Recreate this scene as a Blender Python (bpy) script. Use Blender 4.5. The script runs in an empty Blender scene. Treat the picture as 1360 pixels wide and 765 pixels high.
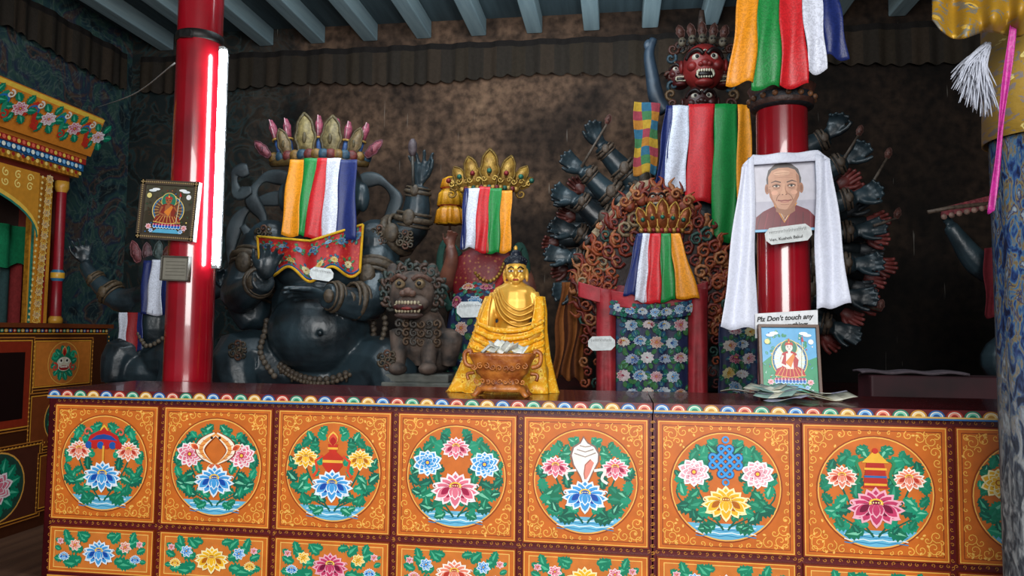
import bpy, math, random
from mathutils import Vector, Matrix
random.seed(7)
def U(a,b): return a+(b-a)*random.random()
sc=bpy.context.scene
try: sc.view_settings.view_transform='Standard'
except Exception: pass

# ---------------- camera ----------------
CAM=Vector((0,0,1.35)); YAW=math.radians(8.1); PIT=math.radians(3.47); ROL=math.radians(0.6); F=980.0
fw=Vector((-math.sin(YAW)*math.cos(PIT),math.cos(YAW)*math.cos(PIT),math.sin(PIT)))
r0=Vector((math.cos(YAW),math.sin(YAW),0)); u0=r0.cross(fw)
rt=r0*math.cos(ROL)+u0*math.sin(ROL); up=u0*math.cos(ROL)-r0*math.sin(ROL)
cd=bpy.data.cameras.new('camera'); cam=bpy.data.objects.new('camera',cd); sc.collection.objects.link(cam)
cd.sensor_width=36; cd.lens=F/1360*36; cd.clip_start=.05
M=Matrix((rt,up,-fw)).transposed().to_4x4(); M.translation=CAM; cam.matrix_world=M
sc.camera=cam
def ray(px,py): return fw*F+rt*(px-680)+up*(382.5-py)
def at(px,py,y):
    d=ray(px,py); return CAM+d*((y-CAM.y)/d.y)
def atx(px,py,x):
    d=ray(px,py); return CAM+d*((x-CAM.x)/d.x)
def kk(px,y):
    d=ray(px,400); return y/d.y
# ---------------- colour / materials ----------------
def hx(s):
    if not isinstance(s,str): return s
    s=s.lstrip('#'); o=[]
    if len(s)==3: s=''.join(q*2 for q in s)
    for i in (0,2,4):
        c=int(s[i:i+2],16)/255; o.append(c/12.92 if c<=.04045 else ((c+.055)/1.055)**2.4)
    return (o[0],o[1],o[2],1)
def newmat(name):
    m=bpy.data.materials.new(name); m.use_nodes=True; nt=m.node_tree
    return m,nt,nt.nodes['Principled BSDF']
def N(nt,t,**k):
    n=nt.nodes.new(t)
    for a,b in k.items(): setattr(n,a,b)
    return n
def coords(nt,scale=(1,1,1)):
    tc=N(nt,'ShaderNodeTexCoord'); mp=N(nt,'ShaderNodeMapping'); mp.inputs['Scale'].default_value=scale
    nt.links.new(tc.outputs['Object'],mp.inputs['Vector']); return mp.outputs['Vector']
def ramp(nt,stops,inp):
    r=N(nt,'ShaderNodeValToRGB'); e=r.color_ramp.elements
    while len(e)<len(stops): e.new(.5)
    for i,(p,c) in enumerate(stops): e[i].position=p; e[i].color=hx(c)
    nt.links.new(inp,r.inputs[0]); return r.outputs[0]
def noise(nt,vec,s,det=4,dist=0):
    n=N(nt,'ShaderNodeTexNoise'); n.inputs['Scale'].default_value=s; n.inputs['Detail'].default_value=det; n.inputs['Distortion'].default_value=dist
    nt.links.new(vec,n.inputs['Vector']); return n.outputs[0]
def bump(nt,b,h,st,dist=.01):
    n=N(nt,'ShaderNodeBump'); n.inputs['Strength'].default_value=st; n.inputs['Distance'].default_value=dist
    nt.links.new(h,n.inputs['Height']); nt.links.new(n.outputs[0],b.inputs['Normal'])
def mix(nt,a,b,f,mode='MIX'):
    n=N(nt,'ShaderNodeMixRGB',blend_type=mode)
    for i,x in ((0,f),(1,a),(2,b)):
        if isinstance(x,(float,int)): n.inputs[i].default_value=x if i==0 else (x,x,x,1)
        elif isinstance(x,(str,tuple)): n.inputs[i].default_value=hx(x)
        else: nt.links.new(x,n.inputs[i])
    return n.outputs[0]
def setb(b,rough=.5,metal=0,coat=0,spec=.5):
    b.inputs['Roughness'].default_value=rough; b.inputs['Metallic'].default_value=metal
    b.inputs['Coat Weight'].default_value=coat; b.inputs['Specular IOR Level'].default_value=spec
def vcmat(name,rough=.6,metal=0,nvar=.2,ns=25,bs=0,bst=.3,coat=0,spec=.4,lo='#b0b0b0'):
    m,nt,b=newmat(name); setb(b,rough,metal,coat,spec)
    a=N(nt,'ShaderNodeAttribute'); a.attribute_name='Col'; v=coords(nt)
    rr=ramp(nt,[(.35,lo),(.65,'#ffffff')],noise(nt,v,ns))
    nt.links.new(mix(nt,a.outputs['Color'],rr,nvar,'MULTIPLY'),b.inputs['Base Color'])
    if bs: bump(nt,b,noise(nt,v,bs),bst)
    return m
def plain(name,c1,c2,ns=8,rough=.5,metal=0,bs=0,bst=.3,coat=0,det=5,sc3=(1,1,1)):
    m,nt,b=newmat(name); setb(b,rough,metal,coat); v=coords(nt,sc3)
    nt.links.new(ramp(nt,[(.35,c1),(.65,c2)],noise(nt,v,ns,det)),b.inputs['Base Color'])
    if bs: bump(nt,b,noise(nt,v,bs),bst)
    return m
def brocade(name,base,c1,c2,c3,scale=18,rough=.55,thr=(.22,.32,.42),amt=.55):
    m,nt,b=newmat(name); setb(b,rough); v=coords(nt,(1,.15,1))
    vo=N(nt,'ShaderNodeTexVoronoi'); vo.inputs['Scale'].default_value=scale; nt.links.new(v,vo.inputs['Vector'])
    vo.inputs['Randomness'].default_value=.6
    n1=noise(nt,v,scale*4,2)
    ad=N(nt,'ShaderNodeMath',operation='MULTIPLY_ADD'); nt.links.new(n1,ad.inputs[0]); ad.inputs[1].default_value=.35; nt.links.new(vo.outputs['Distance'],ad.inputs[2])
    s=N(nt,'ShaderNodeMath',operation='SUBTRACT'); nt.links.new(ad.outputs[0],s.inputs[0]); s.inputs[1].default_value=.12
    c=ramp(nt,[(0,c2),(thr[0],c2),(thr[0]+.02,c1),(thr[1],c1),(thr[1]+.02,base),(thr[2],base),(thr[2]+.1,base)],s.outputs[0])
    n2=ramp(nt,[(.56,'#000000'),(.6,'#ffffff')],noise(nt,v,scale*1.7,3,1.5))
    c4=mix(nt,c,c3,n2)
    c5=mix(nt,c,c4,amt)
    nt.links.new(c5,b.inputs['Base Color']); bump(nt,b,noise(nt,v,60),.2)
    return m
MP=vcmat('lacquer_paint',rough=.38,nvar=.25,ns=30,spec=.5)
MC=vcmat('cloth',rough=.85,nvar=.35,ns=40,bs=70,bst=.35,spec=.2)
MEMB=vcmat('embroidery',rough=.7,nvar=.3,ns=60,bs=120,bst=.3,spec=.3)
def silk(name='damask_silk',lo='#c8c8c8',amt=.55):
    m,nt,b=newmat(name); setb(b,.45,0,0,.45)
    a=N(nt,'ShaderNodeAttribute'); a.attribute_name='Col'; v=coords(nt,(1,.2,1))
    n=ramp(nt,[(.46,lo),(.52,'#ffffff')],noise(nt,v,55,3,2.5))
    nt.links.new(mix(nt,a.outputs['Color'],n,amt,'MULTIPLY'),b.inputs['Base Color'])
    bump(nt,b,noise(nt,v,55,3,2.5),.3,.004)
    return m
MSK=silk(); MSKW=silk('white_khata_silk','#dcdcdc',.3)
MG=vcmat('gilded_relief',rough=.45,metal=.45,nvar=.6,ns=30,bs=80,bst=.3,lo='#806040')
MCARV=vcmat('carved_painted_wood',rough=.55,nvar=.6,ns=45,bs=60,bst=.4,lo='#606060')
MSTAT=vcmat('painted_clay',rough=.45,nvar=.6,ns=9,bs=30,bst=.25,lo='#606060')
MGOLD=plain('soft_gold','#c08a28','#e2b04c',6,.4,.4,40,.05)
MDARK=plain('dark_blue_clay','#0e1519','#27363d',5,.38,0,25,.35)
MDARK2=plain('dusty_dark_clay','#181e22','#3c464a',6,.55,0,25,.35)
MRED=plain('red_lacquer','#70060f','#980a1c',3,.2,0,6,.08,coat=.6)
MTOP=plain('maroon_lacquer','#3c0a10','#5a1018',3,.25,0,12,.06,coat=.3)
MWOOD=plain('amber_carved_wood','#7a3a14','#b8702c',22,.4,0,60,.35)
MBROWN=plain('dark_wood','#1c0f0a','#3a2014',10,.5,0,40,.3)
MGREY=plain('grey_stone','#2e3230','#585a54',9,.8,0,30,.5)
MIRON=plain('black_iron','#0a0a0a','#1c1a18',12,.5,.4,40,.3)
# ---------------- mesh builder ----------------
class MB:
    def __init__(s): s.v=[];s.f=[];s.c=[];s.sm=[]
    def add(s,vs,fs,col,sm=True):
        o=len(s.v); s.v+=[tuple(v) for v in vs]
        for i,f in enumerate(fs):
            s.f.append([a+o for a in f]); s.c.append(hx(col[i]) if isinstance(col,list) else hx(col)); s.sm.append(sm)
    def tube(s,pts,rad,col,seg=8,closed=False,fl=1.0,cap=True):
        pts=[Vector(p[:3]) for p in pts]; n=len(pts)
        if not isinstance(rad,(list,tuple)): rad=[rad]*n
        T=[]
        for i in range(n):
            a=pts[(i-1)%n] if (closed or i>0) else pts[i]; b=pts[(i+1)%n] if (closed or i<n-1) else pts[i]
            t=(b-a); T.append(t.normalized() if t.length>1e-9 else Vector((0,0,1)))
        h=Vector((0,-1,0)) if abs(T[0].y)<.9 else Vector((0,0,1))
        nn=(h-T[0]*h.dot(T[0])).normalized(); vs=[]
        for i in range(n):
            nn=(nn-T[i]*nn.dot(T[i])); nn=nn.normalized() if nn.length>1e-6 else T[i].orthogonal().normalized()
            bb=T[i].cross(nn)
            for j in range(seg):
                a=2*math.pi*j/seg; vs.append(pts[i]+(nn*math.cos(a)*fl+bb*math.sin(a))*rad[i])
        fs=[]; cl=[]
        for i in range(n if closed else n-1):
            for j in range(seg):
                a=i*seg;b=((i+1)%n)*seg;k=(j+1)%seg
                fs.append([a+j,b+j,b+k,a+k]); cl.append(col[i] if isinstance(col,list) else col)
        if cap and not closed:
            fs.append(list(range(seg))); fs.append([ (n-1)*seg+j for j in range(seg)][::-1]); cl+=[cl[0],cl[-1]]
        s.add(vs,fs,cl)
    def ell(s,c,r,col,rot=None,seg=14,rings=9):
        c=Vector(c); vs=[];fs=[]
        if not isinstance(r,(list,tuple)): r=(r,r,r)
        rot=rot or Matrix.Identity(3)
        vs.append(c+rot@Vector((0,0,r[2])))
        for i in range(1,rings):
            th=math.pi*i/rings
            for j in range(seg):
                a=2*math.pi*j/seg
                vs.append(c+rot@Vector((r[0]*math.sin(th)*math.cos(a),r[1]*math.sin(th)*math.sin(a),r[2]*math.cos(th))))
        vs.append(c+rot@Vector((0,0,-r[2])))
        for j in range(seg):
            fs.append([0,1+j,1+(j+1)%seg])
            l=len(vs)-1; b=1+(rings-2)*seg; fs.append([l,b+(j+1)%seg,b+j])
        for i in range(rings-2):
            for j in range(seg):
                a=1+i*seg;b=a+seg;k=(j+1)%seg; fs.append([a+j,b+j,b+k,a+k])
        s.add(vs,fs,col)
    def box(s,c,sz,col,rot=None):
        c=Vector(c); rot=rot or Matrix.Identity(3)
        vs=[c+rot@Vector((x*sz[0]/2,y*sz[1]/2,z*sz[2]/2)) for x in(-1,1) for y in(-1,1) for z in(-1,1)]
        s.add(vs,[[0,1,3,2],[4,6,7,5],[0,4,5,1],[2,3,7,6],[0,2,6,4],[1,5,7,3]],col,False)
    def bx(s,x0,x1,y0,y1,z0,z1,col): s.box(((x0+x1)/2,(y0+y1)/2,(z0+z1)/2),(x1-x0,y1-y0,z1-z0),col)
    def lathe(s,prof,c,col,seg=24,rot=None,sx=1,sy=1,fold=0,nf=8,cap=True):
        c=Vector(c); rot=rot or Matrix.Identity(3); vs=[];fs=[];cl=[]
        for i,(r,z) in enumerate(prof):
            for j in range(seg):
                a=2*math.pi*j/seg; q=r*(1+fold*(i/len(prof))*math.sin(nf*a+i*.15))
                vs.append(c+rot@Vector((q*sx*math.cos(a),q*sy*math.sin(a),z)))
        for i in range(len(prof)-1):
            for j in range(seg):
                k=(j+1)%seg; fs.append([i*seg+j,i*seg+k,(i+1)*seg+k,(i+1)*seg+j]); cl.append(col[i] if isinstance(col,list) else col)
        if cap:
            fs.append(list(range(seg))[::-1]); cl.append(cl[0]); fs.append([(len(prof)-1)*seg+j for j in range(seg)]); cl.append(cl[-1])
        s.add(vs,fs,cl)
    def sheet(s,fn,nu,nv,cf):
        vs=[fn(i/nu,j/nv) for j in range(nv+1) for i in range(nu+1)]; fs=[];cl=[]
        for j in range(nv):
            for i in range(nu):
                a=j*(nu+1)+i; fs.append([a,a+1,a+nu+2,a+nu+1]); cl.append(cf((i+.5)/nu,(j+.5)/nv) if callable(cf) else cf)
        s.add(vs,fs,cl)
    def ring(s,c,nrm,Rr,r,col,seg=20,ts=6):
        nrm=Vector(nrm).normalized(); a=nrm.orthogonal().normalized(); b=nrm.cross(a); c=Vector(c)
        s.tube([c+(a*math.cos(2*math.pi*i/seg)+b*math.sin(2*math.pi*i/seg))*Rr for i in range(seg)],r,col,ts,closed=True)
    def curl(s,c,r,col,turns=1.3,a0=0,dr=1,th=None,nrm=None,seg=5,st=12):
        th=th or r*.28; c=Vector(c); ps=[];rr=[]
        for i in range(st+1):
            t=i/st; a=a0+dr*turns*2*math.pi*t; q=r*(1-.85*t)
            ps.append(c+Vector((math.cos(a)*q,-th*t*1.2,math.sin(a)*q))); rr.append(th*(1-.35*t))
        s.tube(ps,rr,col,seg)
class P2(MB):
    def __init__(s,O,u=(1,0,0),v=(0,0,1),n=(0,-1,0),dz=.00002):
        MB.__init__(s); s.O=Vector(O);s.u=Vector(u);s.vv=Vector(v);s.n=Vector(n);s.z=0.0004;s.dz=dz
    def poly(s,pts,col):
        s.z+=s.dz
        s.add([s.O+s.u*x+s.vv*y+s.n*s.z for x,y in pts],[list(range(len(pts)))],col,False)
    def rect(s,x0,y0,x1,y1,c): s.poly([(x0,y0),(x1,y0),(x1,y1),(x0,y1)],c)
    def disc(s,cx,cy,r,c,n=22,ry=None,rot=0):
        ry=ry or r; ca,sa=math.cos(rot),math.sin(rot)
        s.poly([(cx+r*math.cos(a)*ca-ry*math.sin(a)*sa,cy+r*math.cos(a)*sa+ry*math.sin(a)*ca) for a in [2*math.pi*i/n for i in range(n)]],c)
    def rib(s,pts,w,col):
        n=len(pts); L=[];Rg=[]
        for i,(x,y) in enumerate(pts):
            a=pts[max(i-1,0)];b=pts[min(i+1,n-1)]; dx,dy=b[0]-a[0],b[1]-a[1]; l=math.hypot(dx,dy) or 1
            ww=(w[i] if isinstance(w,list) else w)/2; L.append((x-dy/l*ww,y+dx/l*ww)); Rg.append((x+dy/l*ww,y-dx/l*ww))
        s.z+=s.dz; P=L+Rg
        s.add([s.O+s.u*x+s.vv*y+s.n*s.z for x,y in P],[[i,i+1,n+i+1,n+i] for i in range(n-1)],col,False)
    def ringp(s,cx,cy,r,w,col,n=40): s.rib([(cx+r*math.cos(2*math.pi*i/n),cy+r*math.sin(2*math.pi*i/n)) for i in range(n+1)],w,col)
    def frame(s,x0,y0,x1,y1,w,col):
        s.rect(x0,y0,x1,y0+w,col);s.rect(x0,y1-w,x1,y1,col);s.rect(x0,y0,x0+w,y1,col);s.rect(x1-w,y0,x1,y1,col)
    def spiral(s,cx,cy,r,turns,a0,dr,w,col,st=16):
        s.rib([(cx+r*(1-.9*i/st)*math.cos(a0+dr*turns*6.283*i/st),cy+r*(1-.9*i/st)*math.sin(a0+dr*turns*6.283*i/st)) for i in range(st+1)],w,col)
    def leaf(s,x,y,L,ang,c1='#1c8a68',c2='#4fc09a',W=.42):
        ca,sa=math.cos(ang),math.sin(ang); top=[];bot=[];n=9
        for i in range(n+1):
            t=i/n; w=W*L*math.sin(math.pi*min(1,t*.92+.06))**.8*(1.0 if i%2 else .62)*(1 if i<n else 0)
            top.append((t*L,w)); bot.append((t*L-.03*L,-w))
        T=lambda p:(x+p[0]*ca-p[1]*sa,y+p[0]*sa+p[1]*ca)
        s.poly([T(p) for p in top+bot[::-1]],c1)
        s.poly([T(p) for p in [(.08*L,0),(.35*L,.16*L),(.92*L,0),(.4*L,-.03*L)]],c2)
    def petal(s,x,y,L,W,ang,cols):
        ca,sa=math.cos(ang),math.sin(ang)
        for q,c in zip((1,.86,.6),cols):
            pts=[(0,-.14*W*q),(.3*L*q,-.47*W*q),(.58*L*q,-.5*W*q),(.82*L*q,-.3*W*q),(L*q,0),(.82*L*q,.3*W*q),(.58*L*q,.5*W*q),(.3*L*q,.47*W*q),(0,.14*W*q)]
            s.poly([(x+a*ca-b*sa,y+a*sa+b*ca) for a,b in pts],c)
    def flower(s,x,y,r,cols,cen='#f4c83a',n=10,sq=.9,sx=1.12):
        for k,(rr,nn,off) in enumerate(((1,n,0),(.76,n-1,.3),(.52,n-3,0))):
            for i in range(nn):
                a=2*math.pi*(i+off)/nn+math.pi/2
                rad=r*rr*math.hypot(math.cos(a)*sx,math.sin(a)*(1 if math.sin(a)<.2 else sq))
                s.petal(x,y,rad,r*rr*.66,a,cols if k<2 else (cols[0],cols[1],cols[1]))
        s.disc(x,y,r*.2,cols[2],12); s.disc(x,y,r*.12,cen,10)
    def lotus(s,x,y,r,cols,cen='#f4c83a',kind=0):
        """side-on lotus: back petals up, wide side petals, cupped front petals"""
        dk=tuple(c*.8 if i<3 else 1 for i,c in enumerate(hx(cols[2])))
        for a,l,w in ((90,.98,.5),(66,.95,.5),(114,.95,.5),(42,1.0,.5),(138,1.0,.5),(20,1.12,.46),(160,1.12,.46)):
            s.petal(x,y-.1*r,l*r,w*r,math.radians(a),(cols[0],cols[1],cols[2]))
        for a,l,w in ((-2,1.2,.42),(182,1.2,.42),(-24,1.1,.44),(204,1.1,.44)):
            s.petal(x,y-.05*r,l*r,w*r,math.radians(a),(cols[0],cols[1],dk))
        s.disc(x,y+.18*r,.3*r,cen,14,ry=.2*r); s.disc(x,y+.2*r,.2*r,cols[2],12,ry=.11*r)
        for i in range(5): s.disc(x+(i-2)*.11*r,y+.2*r,.035*r,'#fff0a0',6)
        for a,l,w,dx in ((-60,.92,.5,.14),(-120,.92,.5,-.14),(-90,1.0,.54,0),(-40,.84,.46,.3),(-140,.84,.46,-.3)):
            s.petal(x+dx*r,y+.1*r,l*r,w*r,math.radians(a),cols)
        for a,l,w,dx in ((-72,.5,.36,.08),(-108,.5,.36,-.08),(-90,.6,.34,0)):
            s.petal(x+dx*r,y+.12*r,l*r,w*r,math.radians(a),(cols[0],cols[1],cols[1]))
        if kind:
            for s_ in (1,-1): s.spiral(x+s_*1.0*r,y+.2*r,.14*r,1,0,s_,.05*r,cols[0],8)
def cr(pts,n=6):
    P=[tuple(p) for p in pts]; P=[P[0]]+P+[P[-1]]; out=[]
    for i in range(1,len(P)-2):
        for k in range(n):
            t=k/n; out.append(tuple(.5*(2*b+(c-a)*t+(2*a-5*b+4*c-d)*t*t+(3*b-a-3*c+d)*t**3) for a,b,c,d in zip(P[i-1],P[i],P[i+1],P[i+2])))
    out.append(P[-2]); return out
def limb(mb,pts,rad,col='#202020',n=5,seg=12):
    c=cr([(*p,r) for p,r in zip(pts,rad)],n); mb.tube([Vector(q[:3]) for q in c],[q[3] for q in c],col,seg)
def hand(mb,w,d,pn,s,curl=.35,col='#202020',thumb=1,spread=.09,ft=1.0):
    d=Vector(d).normalized(); pn=Vector(pn); pn=(pn-d*pn.dot(d)).normalized(); sd=d.cross(pn)*thumb
    rot=Matrix((sd,pn,d)).transposed()
    mb.ell(w+d*.26*s,(.24*s,.12*s,.33*s),col,rot,10,7)
    for i,l in enumerate((.44,.52,.48,.36)):
        b=w+d*.46*s+sd*(i-1.5)*.13*s; p=[b-d*.1*s,b]
        for q in (.42,.32,.26):
            a=curl*(.9+.15*i); p.append(p[-1]+(d*math.cos(a*(len(p)-1)*.8)+pn*math.sin(a*(len(p)-1)*.8)+sd*(i-1.5)*spread)*l*s*q)
        mb.tube(p,[.066*s*ft,.066*s*ft,.062*s*ft,.058*s*ft,.044*s*ft],col,7)
    b=w+d*.14*s-sd*.14*s
    mb.tube([b,b+(d*.55-sd*.7+pn*.2)*.2*s,b+(d*1.1-sd*.9+pn*.4)*.3*s,b+(d*1.6-sd*.9+pn*.5)*.34*s],[.08*s*ft,.074*s*ft,.064*s*ft,.048*s*ft],col,7)
LOC={}
ZT=1.133
def thing(name,label,cat,loc,group=None):
    o=bpy.data.objects.new(name,None); sc.collection.objects.link(o); o.location=loc; o.empty_display_size=.1
    o['label']=label; o['category']=cat
    if group: o['group']=group
    LOC[o.name]=Vector(loc); return o
def make(mb,name,mat,parent=None,origin=None,label=None,cat=None,group=None,remesh=0,sm=3,bevel=0,solid=0,sub=0,kind=None):
    if parent is not None:
        org=LOC[parent.name]
        if abs(org.z-1.0)<1e-4 or abs(org.z-ZT)<1e-4:
            zm=org.z+(.006 if abs(org.z-1.0)<1e-4 else .002); mb.v=[(a,b,max(c,zm)) for a,b,c in mb.v]
    else:
        if origin is None:
            xs=[v[0] for v in mb.v];ys=[v[1] for v in mb.v];zs=[v[2] for v in mb.v]
            origin=((min(xs)+max(xs))/2,(min(ys)+max(ys))/2,min(zs))
        org=Vector(origin)
    me=bpy.data.meshes.new(name); me.from_pydata([tuple(Vector(v)-org) for v in mb.v],[],mb.f)
    ca=me.color_attributes.new('Col','FLOAT_COLOR','CORNER'); buf=[]
    for f,c in zip(mb.f,mb.c): buf+=list(c)*len(f)
    ca.data.foreach_set('color',buf)
    me.polygons.foreach_set('use_smooth',mb.sm); me.materials.append(mat); me.update()
    o=bpy.data.objects.new(name,me); sc.collection.objects.link(o)
    if parent is not None: o.parent=parent
    else: o.location=org
    LOC[o.name]=org
    if remesh:
        m=o.modifiers.new('r','REMESH'); m.mode='VOXEL'; m.voxel_size=remesh; m.use_smooth_shade=True
        m=o.modifiers.new('s','SMOOTH'); m.factor=.5; m.iterations=sm
    if sub: m=o.modifiers.new('u','SUBSURF'); m.levels=m.render_levels=sub
    if solid: m=o.modifiers.new('t','SOLIDIFY'); m.thickness=solid; m.offset=0
    if bevel: m=o.modifiers.new('b','BEVEL'); m.width=bevel; m.segments=2; m.limit_method='ANGLE'
    if label: o['label']=label
    if cat: o['category']=cat
    if group: o['group']=group
    if kind: o['kind']=kind
    return o
def text(body,loc,size,parent,mat,rot=0,shear=0,off=0,name='lettering'):
    c=bpy.data.curves.new(name,'FONT'); c.body=body; c.size=size; c.extrude=.0003; c.shear=shear; c.offset=off
    t=bpy.data.objects.new('tmp',c); me=bpy.data.meshes.new_from_object(t); bpy.data.objects.remove(t)
    me.materials.clear(); me.materials.append(mat); o=bpy.data.objects.new(name,me); sc.collection.objects.link(o)
    o.parent=parent; o.location=Vector(loc)-LOC[parent.name]; o.rotation_euler=(math.pi/2,rot,0); return o
INK=plain('ink','#0a0a0a','#141414',5,.6)

# ================= ROOM =================
YB=6.0; XL=-4.35; XR=3.6; ZC=4.0
def wallmat():
    m,nt,b=newmat('aged_brown_plaster'); setb(b,.8,0,0,.2); v=coords(nt)
    a=ramp(nt,[(.3,'#1e1612'),(.45,'#4c3a2e'),(.6,'#6e5442'),(.78,'#8c6e56')],noise(nt,v,1.3,8,.4))
    f=ramp(nt,[(.35,'#585858'),(.65,'#ffffff')],noise(nt,v,14,6))
    c=mix(nt,a,f,.8,'MULTIPLY')
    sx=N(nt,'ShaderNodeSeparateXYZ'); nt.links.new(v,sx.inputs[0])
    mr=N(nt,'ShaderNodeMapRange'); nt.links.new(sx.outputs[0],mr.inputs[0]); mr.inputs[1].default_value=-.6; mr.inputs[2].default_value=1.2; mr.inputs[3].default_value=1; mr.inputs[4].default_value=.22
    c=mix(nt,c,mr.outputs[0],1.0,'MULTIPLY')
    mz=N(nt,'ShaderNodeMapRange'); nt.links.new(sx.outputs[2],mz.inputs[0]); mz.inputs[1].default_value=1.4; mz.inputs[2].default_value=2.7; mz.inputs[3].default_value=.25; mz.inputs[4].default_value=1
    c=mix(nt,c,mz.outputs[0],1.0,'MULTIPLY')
    mural=ramp(nt,[(.40,'#0e1818'),(.47,'#22383a'),(.52,'#302a24'),(.58,'#142224')],noise(nt,v,3.5,5,2.5))
    mr2=N(nt,'ShaderNodeMapRange'); nt.links.new(sx.outputs[0],mr2.inputs[0]); mr2.inputs[1].default_value=-3.3; mr2.inputs[2].default_value=-2.5; mr2.inputs[3].default_value=.9; mr2.inputs[4].default_value=0
    c=mix(nt,c,mural,mr2.outputs[0])
    v2=coords(nt,(22,1,1.3)); dr=ramp(nt,[(.70,'#000000'),(.76,'#ffffff')],noise(nt,v2,1.6,2))
    dd=N(nt,'ShaderNodeMath',operation='MULTIPLY'); nt.links.new(dr,dd.inputs[0]); dd.inputs[1].default_value=.5
    c=mix(nt,c,'#b8b0a4',dd.outputs[0])
    nt.links.new(c,b.inputs['Base Color']); bump(nt,b,noise(nt,v,8,8),.4,.02); return m
def muralmat():
    m,nt,b=newmat('faded_mural'); setb(b,.65); v=coords(nt)
    a=ramp(nt,[(.34,'#101c22'),(.42,'#1c3840'),(.48,'#2e4a42'),(.54,'#1c2a40'),(.6,'#4c3a30'),(.66,'#16262c')],noise(nt,v,2.4,5,2.2))
    w=ramp(nt,[(.46,'#000000'),(.5,'#ffffff'),(.54,'#000000')],noise(nt,v,4,2,3))
    f=N(nt,'ShaderNodeMath',operation='MULTIPLY'); nt.links.new(w,f.inputs[0]); f.inputs[1].default_value=.25
    c=mix(nt,a,'#7a8a7c',f.outputs[0])
    nt.links.new(c,b.inputs['Base Color']); return m
def plank(name,c1,c2):
    m,nt,b=newmat(name); setb(b,.75); v=coords(nt,(6,.4,6))
    nt.links.new(ramp(nt,[(.3,c1),(.7,c2)],noise(nt,v,2,5)),b.inputs['Base Color']); bump(nt,b,noise(nt,v,5),.3); return m
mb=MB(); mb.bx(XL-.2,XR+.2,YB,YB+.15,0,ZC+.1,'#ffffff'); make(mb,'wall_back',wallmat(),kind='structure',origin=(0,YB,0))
mb=MB(); mb.bx(XL-.15,XL,-1,YB,0,ZC+.1,'#ffffff'); make(mb,'wall_left',muralmat(),kind='structure',origin=(XL,2.5,0))
mb=MB(); mb.bx(XR,XR+.15,-1,YB,0,ZC+.1,'#ffffff'); make(mb,'wall_right',muralmat(),kind='structure',origin=(XR,2.5,0))
mb=MB(); mb.bx(XL-.2,XR+.2,-1,YB+.15,-.1,0,'#ffffff'); make(mb,'floor',plank('worn_floor_boards','#4a2c1e','#74503a'),kind='structure',origin=(0,2.5,-.1))
mb=MB(); mb.bx(XL-.2,XR+.2,-1,YB+.15,ZC,ZC+.1,'#ffffff'); make(mb,'ceiling',plank('blue_grey_planks','#2c3c42','#4a5c62'),kind='structure',origin=(0,2.5,ZC))
MBEAM=plank('painted_beams','#6a8088','#98acb0')
i=0; x=-3.06-.475*2
while x<XR-.1:
    i+=1; mb=MB(); mb.bx(x-.065,x+.065,-.9,YB-.005,ZC-.15,ZC,'#ffffff')
    make(mb,'trim_%d'%i,MBEAM,kind='structure',origin=(x,2.5,ZC-.15),bevel=.01); x+=.475
def valance(name,p0,p1,z1,z0,n,lab,outv):
    mb=MB(); p0=Vector(p0);p1=Vector(p1);o=Vector(outv); cols=['#30281f','#2a241e','#352b22','#2c2620']
    L=(p1-p0).length; per=.12
    def fn(u,v):
        ph=u*L/per*6.283+1.8*math.sin(u*L*2.3)
        return p0.lerp(p1,u)+o*(.035+.012*math.sin(ph)*(.4+.6*v)+.014*math.sin(ph*.37))+Vector((0,0,z1+(z0-z1)*v-(.025*abs(math.sin(ph/2))+.02*math.sin(u*L*3.1) if v>.9 else 0)))
    mb.sheet(fn,n,6,lambda u,v: '#1a1614' if v<.18 else cols[int(u*L/per)%4])
    make(mb,name,MC,label=lab,cat='valance')
valance('pleated_valance',(XL+.12,YB-.02,0),(XR-.02,YB-.02,0),3.78,3.48,620,'faded brown pleated cloth valance hung under the ceiling beams',(0,-1,0))
valance('pleated_valance',(XL+.02,1.0,0),(XL+.02,YB-.14,0),3.78,3.48,400,'faded brown pleated cloth valance along the mural wall',(1,0,0))
mb=MB(); mb.bx(-3.1,2.9,3.7,5.98,0,1.0,'#ffffff'); make(mb,'statue_platform',MTOP,label='dark maroon raised platform carrying the row of statues',cat='platform',bevel=.01)

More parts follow.
